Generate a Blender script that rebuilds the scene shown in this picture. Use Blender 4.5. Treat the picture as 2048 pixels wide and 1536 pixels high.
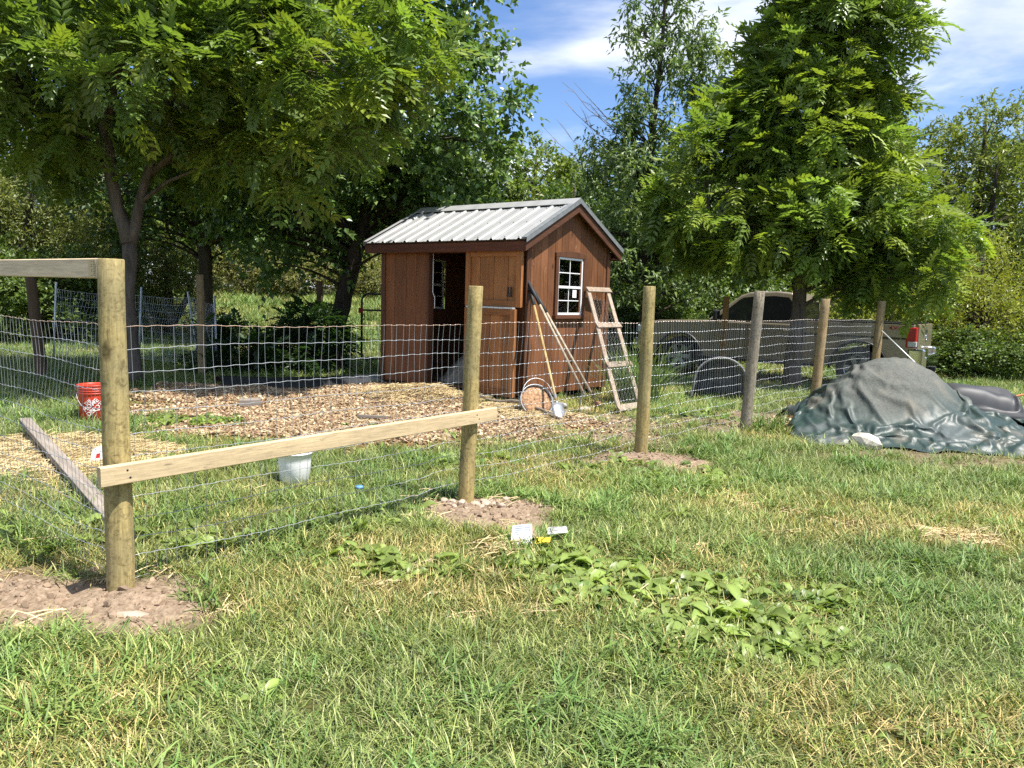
import bpy, math
import numpy as np
from mathutils import Matrix, Vector, Euler

for ob in list(bpy.data.objects):
    bpy.data.objects.remove(ob)
SC = bpy.context.scene
COL = SC.collection
RNG = np.random.default_rng(11)

# ------------------------------------------------------------------ camera
cd = bpy.data.cameras.new('camera')
cam = bpy.data.objects.new('camera', cd)
COL.objects.link(cam)
cd.sensor_width = 36.0
cd.lens = 36.0 * 1558.0 / 2048.0
cd.clip_start = 0.05
cd.clip_end = 2000.0
cam.matrix_world = Matrix.Translation((0, 0, 1.428)) @ Matrix.Rotation(math.pi / 2 - 0.112, 4, 'X') @ Matrix.Rotation(0.030, 4, 'Z')
SC.camera = cam

# ------------------------------------------------------------------ sky and sun
SUN_EL = math.radians(65.0)
SUN_H = np.array([0.86, -0.51]); SUN_H /= np.linalg.norm(SUN_H)
world = bpy.data.worlds.new('World')
SC.world = world
world.use_nodes = True
wn = world.node_tree
wn.nodes.clear()
def N(tree, typ, **kw):
    n = tree.nodes.new(typ)
    for k, v in kw.items():
        setattr(n, k, v)
    return n
sky = N(wn, 'ShaderNodeTexSky', sky_type='NISHITA', sun_disc=False)
sky.sun_elevation = SUN_EL
sky.sun_rotation = math.atan2(SUN_H[0], SUN_H[1])
sky.air_density = 1.0
sky.dust_density = 0.3
sky.ozone_density = 2.5
geo = N(wn, 'ShaderNodeTexCoord')
sep = N(wn, 'ShaderNodeSeparateXYZ')
wn.links.new(geo.outputs['Generated'], sep.inputs[0])
zc = N(wn, 'ShaderNodeMath', operation='MAXIMUM'); zc.inputs[1].default_value = 0.0
wn.links.new(sep.outputs['Z'], zc.inputs[0])
za = N(wn, 'ShaderNodeMath', operation='ADD'); za.inputs[1].default_value = 0.16
wn.links.new(zc.outputs[0], za.inputs[0])
dvx = N(wn, 'ShaderNodeMath', operation='DIVIDE'); dvy = N(wn, 'ShaderNodeMath', operation='DIVIDE')
wn.links.new(sep.outputs['X'], dvx.inputs[0]); wn.links.new(za.outputs[0], dvx.inputs[1])
wn.links.new(sep.outputs['Y'], dvy.inputs[0]); wn.links.new(za.outputs[0], dvy.inputs[1])
cmb = N(wn, 'ShaderNodeCombineXYZ')
wn.links.new(dvx.outputs[0], cmb.inputs[0]); wn.links.new(dvy.outputs[0], cmb.inputs[1])
CLOUD_OFF = (3.1, 0.7, 2.2)
mp = N(wn, 'ShaderNodeMapping')
mp.inputs['Location'].default_value = CLOUD_OFF
mp.inputs['Rotation'].default_value = (0, 0, 0.35)
mp.inputs['Scale'].default_value = (0.8, 1.0, 1.0)
wn.links.new(cmb.outputs[0], mp.inputs['Vector'])
n1 = N(wn, 'ShaderNodeTexNoise'); n1.inputs['Scale'].default_value = 1.15; n1.inputs['Detail'].default_value = 9.0; n1.inputs['Roughness'].default_value = 0.56; n1.inputs['Distortion'].default_value = 0.25
wn.links.new(mp.outputs[0], n1.inputs['Vector'])
cr = N(wn, 'ShaderNodeValToRGB')
cr.color_ramp.elements[0].position = 0.43; cr.color_ramp.elements[0].color = (0, 0, 0, 1)
cr.color_ramp.elements[1].position = 0.68; cr.color_ramp.elements[1].color = (1, 1, 1, 1)
cr.color_ramp.interpolation = 'EASE'
wn.links.new(n1.outputs['Fac'], cr.inputs[0])
n2 = N(wn, 'ShaderNodeTexNoise'); n2.inputs['Scale'].default_value = 2.6; n2.inputs['Detail'].default_value = 6.0
wn.links.new(mp.outputs[0], n2.inputs['Vector'])
cc = N(wn, 'ShaderNodeValToRGB')
cc.color_ramp.elements[0].position = 0.36; cc.color_ramp.elements[0].color = (6.0, 6.5, 7.3, 1)
cc.color_ramp.elements[1].position = 0.62; cc.color_ramp.elements[1].color = (9.6, 9.7, 9.9, 1)
wn.links.new(n2.outputs['Fac'], cc.inputs[0])
tint = N(wn, 'ShaderNodeMix', data_type='RGBA', blend_type='MULTIPLY'); tint.inputs['Factor'].default_value = 1.0
tint.inputs['B'].default_value = (0.88, 1.0, 1.22, 1)
wn.links.new(sky.outputs[0], tint.inputs['A'])
mx = N(wn, 'ShaderNodeMix', data_type='RGBA')
wn.links.new(cr.outputs[0], mx.inputs['Factor'])
wn.links.new(tint.outputs['Result'], mx.inputs['A'])
wn.links.new(cc.outputs[0], mx.inputs['B'])
bg = N(wn, 'ShaderNodeBackground'); bg.inputs['Strength'].default_value = 0.08
wn.links.new(mx.outputs['Result'], bg.inputs['Color'])
wo = N(wn, 'ShaderNodeOutputWorld')
wn.links.new(bg.outputs[0], wo.inputs['Surface'])

sd = bpy.data.lights.new('sun', 'SUN')
sd.energy = 4.8
sd.angle = math.radians(0.53)
sd.color = (1.0, 0.955, 0.88)
sun = bpy.data.objects.new('sun', sd)
COL.objects.link(sun)
sdir = Vector((SUN_H[0] * math.cos(SUN_EL), SUN_H[1] * math.cos(SUN_EL), math.sin(SUN_EL)))
sun.rotation_euler = sdir.to_track_quat('Z', 'Y').to_euler()
sun.location = sdir * 60

SC.view_settings.view_transform = 'Standard'
SC.view_settings.look = 'None'
SC.view_settings.gamma = 1.0
SC.view_settings.use_curve_mapping = False
SC.view_settings.exposure = 1.0
SC.render.engine = 'CYCLES'
cy = SC.cycles
cy.max_bounces = 6; cy.diffuse_bounces = 3; cy.glossy_bounces = 3; cy.transmission_bounces = 4; cy.transparent_max_bounces = 6
cy.caustics_reflective = False; cy.caustics_refractive = False
cy.use_denoising = False
cy.sample_clamp_indirect = 6.0
SC.render.filter_size = 1.2

# ------------------------------------------------------------------ helpers
class MB:
    """collects shapes in one mesh"""
    def __init__(s):
        s.v = []; s.f = []; s.sm = []
    def add(s, vs, fs, smooth=False):
        b = len(s.v)
        s.v += [tuple(map(float, p)) for p in vs]
        for f in fs:
            s.f.append(tuple(i + b for i in f)); s.sm.append(smooth)
        return s
    def box(s, c, d, rot=None):
        c = Vector(c); h = Vector(d) / 2
        pts = []
        for z in (-1, 1):
            for y in (-1, 1):
                for x in (-1, 1):
                    p = Vector((x * h.x, y * h.y, z * h.z))
                    if rot is not None: p = rot @ p
                    pts.append(c + p)
        return s.add(pts, [(0, 2, 3, 1), (4, 5, 7, 6), (0, 1, 5, 4), (2, 6, 7, 3), (0, 4, 6, 2), (1, 3, 7, 5)])
    def bbox(s, a, b, bev=0.0):
        lo = np.array([min(x, y) for x, y in zip(a, b)], float)
        hi = np.array([max(x, y) for x, y in zip(a, b)], float)
        return s.box((lo + hi) / 2, hi - lo)
    def beam(s, p0, p1, w, h, up=(0, 0, 1), bev=0.0):
        """bar from p0 to p1, w across, h along up, small chamfers"""
        p0 = Vector(p0); p1 = Vector(p1); d = (p1 - p0).normalized(); up = Vector(up)
        y = up.cross(d).normalized(); z = d.cross(y).normalized()
        b = min(bev, w * .3, h * .3)
        if b <= 0:
            prof = [(-w/2, -h/2), (w/2, -h/2), (w/2, h/2), (-w/2, h/2)]
        else:
            prof = [(-w/2+b, -h/2), (w/2-b, -h/2), (w/2, -h/2+b), (w/2, h/2-b), (w/2-b, h/2), (-w/2+b, h/2), (-w/2, h/2-b), (-w/2, -h/2+b)]
        n = len(prof)
        pts = [p + y * a + z * c for p in (p0, p1) for a, c in prof]
        fs = [(i, (i+1) % n, n + (i+1) % n, n + i) for i in range(n)]
        fs += [tuple(reversed(range(n))), tuple(range(n, 2*n))]
        return s.add(pts, fs)
    def tube(s, pts, rad, n=8, cap=True, smooth=True, ref=None):
        pts = [Vector(p) for p in pts]
        if not hasattr(rad, '__len__'): rad = [rad] * len(pts)
        ring = []; prev = None
        for i, p in enumerate(pts):
            d = (pts[min(i+1, len(pts)-1)] - pts[max(i-1, 0)])
            if d.length < 1e-9: d = Vector((0, 0, 1))
            d.normalize()
            if prev is None:
                r = Vector((0, 0, 1)) if abs(d.z) < .9 else Vector((1, 0, 0))
                x = (r - d * r.dot(d)).normalized()
            else:
                x = prev - d * prev.dot(d)
                x = x.normalized() if x.length > 1e-6 else Vector((1, 0, 0))
            prev = x; y = d.cross(x)
            for k in range(n):
                a = 2 * math.pi * k / n
                ring.append(p + (x * math.cos(a) + y * math.sin(a)) * rad[i])
        fs = []
        for i in range(len(pts) - 1):
            for k in range(n):
                a = i*n + k; b = i*n + (k+1) % n
                fs.append((a, b, b + n, a + n))
        b0 = len(s.v)
        s.add(ring, fs, smooth)
        if cap:
            s.f.append(tuple(b0 + k for k in reversed(range(n)))); s.sm.append(False)
            s.f.append(tuple(b0 + (len(pts)-1)*n + k for k in range(n))); s.sm.append(False)
        return s
    def lathe(s, prof, n=24, M=None, smooth=True, a0=0.0, a1=2*math.pi):
        full = abs(a1 - a0 - 2*math.pi) < 1e-6
        m = n if full else n + 1
        pts = []
        for r, z in prof:
            for k in range(m):
                a = a0 + (a1 - a0) * k / n
                p = Vector((r * math.cos(a), r * math.sin(a), z))
                pts.append(M @ p if M is not None else p)
        fs = []
        for i in range(len(prof) - 1):
            for k in range(n):
                k2 = (k + 1) % m
                fs.append((i*m + k, i*m + k2, (i+1)*m + k2, (i+1)*m + k))
        return s.add(pts, fs, smooth)
    def prism(s, outline, y0, y1, M=None, inset_top=None):
        """outline in (x, z), extruded from y0 to y1"""
        n = len(outline)
        pts = [Vector((x, y0, z)) for x, z in outline] + [Vector((x, y1, z)) for x, z in (inset_top or outline)]
        if M is not None: pts = [M @ p for p in pts]
        fs = [(i, (i+1) % n, n + (i+1) % n, n + i) for i in range(n)]
        fs += [tuple(reversed(range(n))), tuple(range(n, 2*n))]
        return s.add(pts, fs)
    def build(s, name, mat, parent=None, bevel=0.0, seg=2):
        me = bpy.data.meshes.new(name)
        me.from_pydata(s.v, [], s.f)
        me.polygons.foreach_set('use_smooth', s.sm)
        me.update()
        if bevel > 0 or True:
            import bmesh
            bm = bmesh.new(); bm.from_mesh(me)
            bmesh.ops.recalc_face_normals(bm, faces=bm.faces)
            if bevel > 0:
                ed = [e for e in bm.edges if len(e.link_faces) == 2 and e.calc_face_angle(0) > 0.5]
                bmesh.ops.bevel(bm, geom=ed, offset=bevel, segments=seg, affect='EDGES', profile=0.5)
            bm.to_mesh(me); bm.free()
        me.materials.append(mat)
        return link(name, me, parent)

def link(name, me, parent=None):
    o = bpy.data.objects.new(name, me)
    COL.objects.link(o)
    if parent is not None: o.parent = parent
    return o

def thing(name, label, cat, loc=(0, 0, 0), rz=0.0, group=None):
    o = bpy.data.objects.new(name, None)
    o.empty_display_size = 0.2
    COL.objects.link(o)
    o.location = loc; o.rotation_euler = (0, 0, rz)
    return tag(o, label, cat, group)
def tag(o, label, cat, group=None):
    o['label'] = label; o['category'] = cat
    if group: o['group'] = group
    return o

def np_mesh(name, V, F, mat, colors=None, smooth=False):
    V = np.asarray(V, np.float32); F = np.asarray(F, np.int32)
    me = bpy.data.meshes.new(name)
    me.vertices.add(len(V)); me.vertices.foreach_set('co', V.ravel())
    k = F.shape[1]
    me.loops.add(F.size); me.loops.foreach_set('vertex_index', F.ravel())
    me.polygons.add(len(F))
    me.polygons.foreach_set('loop_start', np.arange(0, F.size, k, dtype=np.int32))
    me.polygons.foreach_set('loop_total', np.full(len(F), k, np.int32))
    me.polygons.foreach_set('use_smooth', np.full(len(F), smooth))
    me.update(calc_edges=True)
    if colors is not None:
        at = me.attributes.new('tint', 'FLOAT_COLOR', 'POINT')
        c = np.ones((len(V), 4), np.float32); c[:, :3] = colors
        at.data.foreach_set('color', c.ravel())
    me.materials.append(mat)
    return me

# value noise in numpy ------------------------------------------------
_perm = np.random.default_rng(5).random((256, 256)).astype(np.float32)
def vnoise(x, y):
    xi = np.floor(x).astype(int); yi = np.floor(y).astype(int)
    xf = x - xi; yf = y - yi
    u = xf*xf*(3-2*xf); v = yf*yf*(3-2*yf)
    g = lambda a, b: _perm[a & 255, b & 255]
    return (g(xi, yi)*(1-u) + g(xi+1, yi)*u)*(1-v) + (g(xi, yi+1)*(1-u) + g(xi+1, yi+1)*u)*v
def fbm(x, y, o=4, g=0.5):
    t = 0; a = 1; s = 0
    for k in range(o):
        t = t + a*vnoise(x*2**k + 17.3*k, y*2**k + 9.1*k); s += a; a *= g
    return t / s
def sstep(a, b, x):
    t = np.clip((x - a) / (b - a), 0, 1)
    return t*t*(3-2*t)

# ------------------------------------------------------------------ materials
def mat(name):
    m = bpy.data.materials.new(name); m.use_nodes = True
    t = m.node_tree
    return m, t, t.nodes['Principled BSDF']
def setp(b, **kw):
    for k, v in kw.items():
        b.inputs[k.replace('_', ' ')].default_value = v
def c4(c): return (c[0], c[1], c[2], 1.0)
def ramp(t, fac, stops):
    r = t.nodes.new('ShaderNodeValToRGB')
    e = r.color_ramp.elements
    while len(e) < len(stops): e.new(0.5)
    for k, (p, c) in enumerate(stops):
        e[k].position = p; e[k].color = c4(c)
    t.links.new(fac, r.inputs[0])
    return r.outputs[0]
def noise(t, scale, detail=4, rough=0.5, vec=None, stretch=None, dist=0.0, coord='Object'):
    if vec is None:
        tc = t.nodes.new('ShaderNodeTexCoord'); vec = tc.outputs[coord]
    if stretch is not None:
        m = t.nodes.new('ShaderNodeMapping'); m.inputs['Scale'].default_value = stretch
        t.links.new(vec, m.inputs['Vector']); vec = m.outputs[0]
    n = t.nodes.new('ShaderNodeTexNoise')
    n.inputs['Scale'].default_value = scale; n.inputs['Detail'].default_value = detail
    n.inputs['Roughness'].default_value = rough; n.inputs['Distortion'].default_value = dist
    t.links.new(vec, n.inputs['Vector'])
    return n.outputs['Fac']
def mixc(t, fac, a, b, mode='MIX'):
    m = t.nodes.new('ShaderNodeMix'); m.data_type = 'RGBA'; m.blend_type = mode
    for s, v in (('Factor', fac), ('A', a), ('B', b)):
        if isinstance(v, bpy.types.NodeSocket): t.links.new(v, m.inputs[s])
        elif s == 'Factor': m.inputs[s].default_value = v
        else: m.inputs[s].default_value = c4(v)
    return m.outputs['Result']
def bump(t, b, h, strength=0.3, dist=0.01):
    n = t.nodes.new('ShaderNodeBump'); n.inputs['Strength'].default_value = strength; n.inputs['Distance'].default_value = dist
    t.links.new(h, n.inputs['Height']); t.links.new(n.outputs[0], b.inputs['Normal'])
def plain(name, col, rough=0.5, metal=0.0, var=0.12, scale=14.0, spec=0.5):
    m, t, b = mat(name)
    f = noise(t, scale, 5)
    lo = [c*(1-var*1.6) for c in col]; hi = [min(1, c*(1+var*1.6)) for c in col]
    t.links.new(ramp(t, f, [(0.3, lo), (0.7, hi)]), b.inputs['Base Color'])
    setp(b, Roughness=rough, Metallic=metal)
    b.inputs['Specular IOR Level'].default_value = spec
    return m
def wood(name, col, axis='z', rough=0.75, var=0.35, knots=True, rnd=0.22, grain=1.0, fade=None, spec=0.25, mottle=0.0, flakes=0.0):
    """grain runs along axis (object space)"""
    m, t, b = mat(name)
    st = {'x': (0.06, 1, 1), 'y': (1, 0.06, 1), 'z': (1, 1, 0.06)}[axis]
    st = tuple(s*grain for s in st)
    oi = t.nodes.new('ShaderNodeObjectInfo')
    tc = t.nodes.new('ShaderNodeTexCoord')
    ad = t.nodes.new('ShaderNodeVectorMath'); ad.operation = 'ADD'
    sc = t.nodes.new('ShaderNodeVectorMath'); sc.operation = 'SCALE'; sc.inputs['Scale'].default_value = 37.0
    cx = t.nodes.new('ShaderNodeCombineXYZ')
    for k in range(3): t.links.new(oi.outputs['Random'], cx.inputs[k])
    t.links.new(cx.outputs[0], sc.inputs[0]); t.links.new(tc.outputs['Object'], ad.inputs[0]); t.links.new(sc.outputs[0], ad.inputs[1])
    v = ad.outputs[0]
    g1 = noise(t, 22, 6, 0.6, v, st, 0.6)
    g2 = noise(t, 90, 3, 0.5, v, st)
    big = noise(t, 2.2, 3, 0.5, v)
    d = [c*(1-var) for c in col]; h = [min(1, c*(1+var)) for c in col]
    c = ramp(t, g1, [(0.28, d), (0.5, col), (0.74, h)])
    fine = ramp(t, g2, [(0.3, (0.78, 0.78, 0.78)), (0.65, (1.08, 1.08, 1.08))])
    c = mixc(t, 1.0, c, fine, 'MULTIPLY')
    if fade is not None:
        c = mixc(t, ramp(t, big, [(0.42, (0, 0, 0)), (0.68, (0.75, 0.75, 0.75))]), c, fade)
    if knots:
        vo = t.nodes.new('ShaderNodeTexVoronoi'); vo.inputs['Scale'].default_value = 3.2
        mm = t.nodes.new('ShaderNodeMapping'); mm.inputs['Scale'].default_value = tuple(1.0 if s == 1 else 0.45 for s in [x/grain if abs(x/grain-1) < .01 else 0 for x in st])
        t.links.new(v, mm.inputs['Vector']); t.links.new(mm.outputs[0], vo.inputs['Vector'])
        kf = ramp(t, vo.outputs['Distance'], [(0.045, (1, 1, 1)), (0.085, (0, 0, 0))])
        c = mixc(t, kf, c, [x*0.38 for x in col])
    if mottle > 0:
        mo = noise(t, 26, 6, 0.7, v, None, 1.5); ms = noise(t, 60, 4, 0.65, v, st, 1.0)
        c = mixc(t, mottle, c, ramp(t, mo, [(0.36, (0.42, 0.40, 0.36)), (0.5, (0.95, 0.95, 0.95)), (0.7, (1.18, 1.18, 1.15))]), 'MULTIPLY')
        c = mixc(t, ramp(t, ms, [(0.30, (1, 1, 1)), (0.40, (0, 0, 0))]), c, [x*.45 for x in col])
    if flakes > 0:
        fl = noise(t, 30, 5, 0.62, v, (1, 1, .16), 1.2); fb = noise(t, 2.4, 3, .5, v)
        fm = mixc(t, 1.0, ramp(t, fl, [(0.655, (0, 0, 0)), (0.69, (flakes,)*3)]), ramp(t, fb, [(0.48, (0, 0, 0)), (0.58, (1, 1, 1))]), 'MULTIPLY')
        c = mixc(t, fm, c, (0.50, 0.33, 0.19))
    rr = t.nodes.new('ShaderNodeMapRange'); rr.inputs['To Min'].default_value = 1-rnd; rr.inputs['To Max'].default_value = 1+rnd
    t.links.new(oi.outputs['Random'], rr.inputs['Value'])
    hs = t.nodes.new('ShaderNodeHueSaturation'); t.links.new(rr.outputs[0], hs.inputs['Value']); t.links.new(c, hs.inputs['Color'])
    t.links.new(hs.outputs[0], b.inputs['Base Color'])
    setp(b, Roughness=rough); b.inputs['Specular IOR Level'].default_value = spec
    bump(t, b, g1, 0.25, 0.004)
    return m
def leafmat(name, trans=0.38, rough=0.42, tcol=(1.25, 1.35, 0.55), spec=0.5, inst=False):
    m, t, b = mat(name)
    a = t.nodes.new('ShaderNodeAttribute'); a.attribute_name = 'tint'
    col = a.outputs['Color']
    if inst:
        i = t.nodes.new('ShaderNodeAttribute'); i.attribute_type = 'INSTANCER'; i.attribute_name = 'itint'
        col = mixc(t, 1.0, col, i.outputs['Color'], 'MULTIPLY')
    t.links.new(col, b.inputs['Base Color'])
    setp(b, Roughness=rough); b.inputs['Specular IOR Level'].default_value = spec
    tr = t.nodes.new('ShaderNodeBsdfTranslucent')
    tc = mixc(t, 1.0, col, tcol, 'MULTIPLY'); t.links.new(tc, tr.inputs['Color'])
    mixs = t.nodes.new('ShaderNodeMixShader'); mixs.inputs[0].default_value = trans
    t.links.new(b.outputs[0], mixs.inputs[1]); t.links.new(tr.outputs[0], mixs.inputs[2])
    t.links.new(mixs.outputs[0], t.nodes['Material Output'].inputs['Surface'])
    return m
def instmat(name, rough=0.85, trans=0.0):
    m, t, b = mat(name)
    a = t.nodes.new('ShaderNodeAttribute'); a.attribute_name = 'tint'
    i = t.nodes.new('ShaderNodeAttribute'); i.attribute_type = 'INSTANCER'; i.attribute_name = 'itint'
    t.links.new(mixc(t, 1.0, a.outputs['Color'], i.outputs['Color'], 'MULTIPLY'), b.inputs['Base Color'])
    setp(b, Roughness=rough); b.inputs['Specular IOR Level'].default_value = 0.25
    return m

M_cedar = wood('stained_cedar', (0.155, 0.062, 0.024), 'z', 0.62, 0.34, fade=(0.21, 0.088, 0.040), spec=0.3, flakes=.8)
M_front = wood('stained_front_board', (0.25, 0.09, 0.031), 'z', 0.6, 0.3, fade=(0.29, 0.112, 0.04), spec=0.35)
M_door = wood('stained_door_board', (0.31, 0.125, 0.04), 'z', 0.6, 0.3, fade=(0.37, 0.165, 0.06), spec=0.35)
M_doorx = wood('stained_door_rail', (0.32, 0.128, 0.042), 'x', 0.6, 0.28, spec=0.35)
M_trimx = wood('stained_trim_x', (0.115, 0.036, 0.017), 'x', 0.62, 0.3, knots=False, spec=0.35)
M_trimy = wood('stained_trim_y', (0.105, 0.042, 0.020), 'y', 0.62, 0.3, knots=False, spec=0.35)
M_trimz = wood('stained_trim_z', (0.115, 0.046, 0.021), 'z', 0.62, 0.3, knots=False, spec=0.35)
M_inside = wood('bare_inner_wood', (0.13, 0.075, 0.04), 'z', 0.85, 0.3)
M_skid = wood('skid_timber', (0.13, 0.085, 0.055), 'x', 0.85, 0.35)
M_post = wood('treated_post', (0.36, 0.275, 0.110), 'z', 0.85, 0.45, rnd=0.1, grain=2.2, fade=(0.25, 0.215, 0.115), mottle=.8)
M_postgrey = wood('weathered_post', (0.30, 0.255, 0.185), 'z', 0.9, 0.5, rnd=0.05, grain=2.2, fade=(0.19, 0.17, 0.14), mottle=.9)
M_posttan = wood('tan_post', (0.35, 0.245, 0.12), 'z', 0.85, 0.4, rnd=0.1, grain=2.2, fade=(0.28, 0.22, 0.13), mottle=.7)
M_postdark = wood('dark_post', (0.13, 0.085, 0.05), 'z', 0.9, 0.35, rnd=0.1)
M_lumber = wood('new_lumber', (0.55, 0.42, 0.25), 'x', 0.7, 0.2, rnd=0.05, grain=1.6, mottle=.12)
M_oldboard = wood('grey_board', (0.25, 0.215, 0.18), 'x', 0.9, 0.35, rnd=0.08)
M_frame = wood('bare_frame_board', (0.33, 0.255, 0.19), 'x', 0.85, 0.4, rnd=0.12, fade=(0.30, 0.26, 0.21), mottle=.5)
M_wiredull = plain('dull_wire', (0.17, 0.17, 0.165), 0.5, 0.4)
M_bark = None
def bark(name, col, sc=9):
    m, t, b = mat(name)
    f = noise(t, sc, 7, 0.65, None, (1, 1, 0.18), 0.8)
    t.links.new(ramp(t, f, [(0.32, [c*0.42 for c in col]), (0.55, col), (0.75, [c*1.5 for c in col])]), b.inputs['Base Color'])
    setp(b, Roughness=0.95); b.inputs['Specular IOR Level'].default_value = 0.15
    bump(t, b, f, 0.9, 0.03)
    return m
M_bark = bark('grey_bark', (0.15, 0.12, 0.095))
M_barkd = bark('dark_bark', (0.07, 0.055, 0.042))
M_twig = plain('bare_twig', (0.20, 0.16, 0.12), 0.9)
def roofmat():
    m, t, b = mat('galvanised_roof')
    f = noise(t, 5, 6, 0.6, None, (1, 0.25, 1))
    t.links.new(ramp(t, f, [(0.3, (0.25, 0.25, 0.247)), (0.7, (0.33, 0.33, 0.325))]), b.inputs['Base Color'])
    setp(b, Roughness=0.55, Metallic=0.1)
    return m
M_roof = roofmat()
M_roofgrey = plain('grey_trim_metal', (0.20, 0.21, 0.215), 0.45, 0.2)
M_wire = plain('galvanised_wire', (0.41, 0.43, 0.45), 0.4, 0.55, 0.1)
M_netwire = plain('pale_netting_wire', (0.50, 0.51, 0.51), 0.5, 0.3, 0.05)
M_wirerust = plain('rusty_wire', (0.48, 0.33, 0.24), 0.5, 0.4, 0.2)
M_steel = plain('galvanised_steel', (0.62, 0.64, 0.65), 0.4, 0.5)
M_white = plain('white_vinyl', (0.80, 0.80, 0.79), 0.4, 0, 0.03)
M_whitepl = plain('white_plastic', (0.86, 0.86, 0.85), 0.35, 0, 0.04)
M_red = plain('orange_red_plastic', (0.62, 0.055, 0.022), 0.38, 0, 0.06)
M_print = plain('white_print', (0.82, 0.80, 0.78), 0.6, 0, 0.03)
M_black = plain('black_rubber', (0.018, 0.018, 0.019), 0.65, 0, 0.2)
M_blackpl = plain('black_plastic', (0.03, 0.031, 0.034), 0.38, 0, 0.2, 4)
M_dgrey = plain('dark_grey_plastic', (0.042, 0.043, 0.046), 0.55, 0, 0.18, 5)
M_fender = plain('scuffed_grey_plastic', (0.17, 0.17, 0.175), 0.45, 0, 0.35, 30)
M_yellowh = plain('yellow_handle', (0.36, 0.26, 0.11), 0.5, 0, 0.15)
M_wornwood = plain('worn_handle', (0.36, 0.29, 0.20), 0.7, 0, 0.2)
M_blade = plain('worn_blade', (0.34, 0.355, 0.38), 0.45, 0.55, 0.15)
M_rust = plain('rusty_iron', (0.20, 0.10, 0.055), 0.8, 0.2, 0.4, 20)
M_stone = plain('tan_stone', (0.40, 0.31, 0.235), 0.9, 0, 0.2, 8)
M_palestone = plain('pale_stone', (0.60, 0.55, 0.45), 0.95, 0, 0.22, 10)
M_greyblock = plain('grey_concrete', (0.34, 0.33, 0.31), 0.95, 0, 0.2, 16)
M_sack = plain('grey_sack', (0.27, 0.24, 0.195), 0.9, 0, 0.3, 6)
def glassmat():
    m, t, b = mat('window_glass')
    setp(b, Roughness=0.03); b.inputs['Base Color'].default_value = (0.9, 0.95, 0.94, 1)
    b.inputs['Specular IOR Level'].default_value = 0.5
    tr = t.nodes.new('ShaderNodeBsdfTransparent'); tr.inputs[0].default_value = (0.80, 0.83, 0.81, 1)
    gl = t.nodes.new('ShaderNodeBsdfGlossy'); gl.inputs['Roughness'].default_value = 0.03
    fr = t.nodes.new('ShaderNodeFresnel'); fr.inputs[0].default_value = 1.75
    mx = t.nodes.new('ShaderNodeMixShader')
    t.links.new(fr.outputs[0], mx.inputs[0]); t.links.new(tr.outputs[0], mx.inputs[1]); t.links.new(gl.outputs[0], mx.inputs[2])
    t.links.new(mx.outputs[0], t.nodes['Material Output'].inputs['Surface'])
    return m
M_glass = glassmat()
M_carglass = plain('tinted_glass', (0.008, 0.009, 0.010), 0.05, 0, 0.0)
def paintmat():
    m, t, b = mat('tan_metallic_paint')
    f = noise(t, 300, 2)
    t.links.new(ramp(t, f, [(0.35, (0.28, 0.235, 0.165)), (0.65, (0.34, 0.285, 0.20))]), b.inputs['Base Color'])
    setp(b, Roughness=0.32, Metallic=0.45)
    b.inputs['Coat Weight'].default_value = 0.6; b.inputs['Coat Roughness'].default_value = 0.06
    return m
M_paint = paintmat()
M_chrome = plain('chrome', (0.75, 0.76, 0.77), 0.10, 1.0, 0.02)
M_wheel = plain('machined_wheel', (0.42, 0.43, 0.44), 0.3, 0.8, 0.05)
M_lampred = plain('red_lamp_lens', (0.46, 0.012, 0.010), 0.12, 0, 0.05)
M_lampclear = plain('clear_lamp_lens', (0.6, 0.62, 0.62), 0.12, 0, 0.05)
M_decal = plain('red_decal', (0.42, 0.02, 0.018), 0.5, 0, 0.05)
# ------------------------------------------------------------------ ground
def blob(x, y, cx, cy, rx, ry, rot=0.0, soft=0.35, amp=0.62, sc=2.2):
    c, s = math.cos(rot), math.sin(rot)
    u = ((x-cx)*c + (y-cy)*s)/rx; v = (-(x-cx)*s + (y-cy)*c)/ry
    d = np.sqrt(u*u + v*v) + amp*(fbm(x*sc+cx*7, y*sc+cy*5, 4)-0.5)*2
    return 1 - sstep(1-soft, 1+soft*0.4, d)
def cover(x, y):
    x = np.asarray(x, float); y = np.asarray(y, float)
    d = blob(x, y, -1.95, 3.42, .70, .36, -.1)
    d = np.maximum(d, blob(x, y, -2.75, 3.55, .5, .16, .1))
    d = np.maximum(d, blob(x, y, -.14, 5.02, .50, .44))
    d = np.maximum(d, blob(x, y, 1.35, 6.85, .55, .34, .3))
    d = np.maximum(d, .9*blob(x, y, 3.0, 9.45, 1.35, .80, .5))
    d = np.maximum(d, .8*blob(x, y, 1.0, 8.1, .95, .62))
    d = np.maximum(d, .8*blob(x, y, .9, 9.1, 1.0, .7))
    d = np.maximum(d, .55*blob(x, y, 4.6, 7.5, 1.6, .5, .1))
    m = blob(x, y, -1.9, 8.75, 2.05, 1.75, 0, .2)
    m = np.maximum(m, blob(x, y, -2.7, 9.9, 2.1, 1.9, 0, .2))
    m = np.maximum(m, blob(x, y, -.35, 8.6, 1.35, 1.0, 0, .3))
    m = np.maximum(m, .9*blob(x, y, -2.6, 11.4, 1.6, .7, -.5, .3))
    s = .9*blob(x, y, -3.9, 6.1, 1.35, .85, .2)
    s = np.maximum(s, blob(x, y, -1.15, 10.1, .85, .42, .1, .3, .25))
    s = np.maximum(s, .75*blob(x, y, .1, 9.35, .8, .5, -.5))
    s = np.maximum(s, .7*blob(x, y, 2.8, 4.72, .24, .14, .1, .5))
    # tan thinning in the lawn
    return d, m, s
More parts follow.
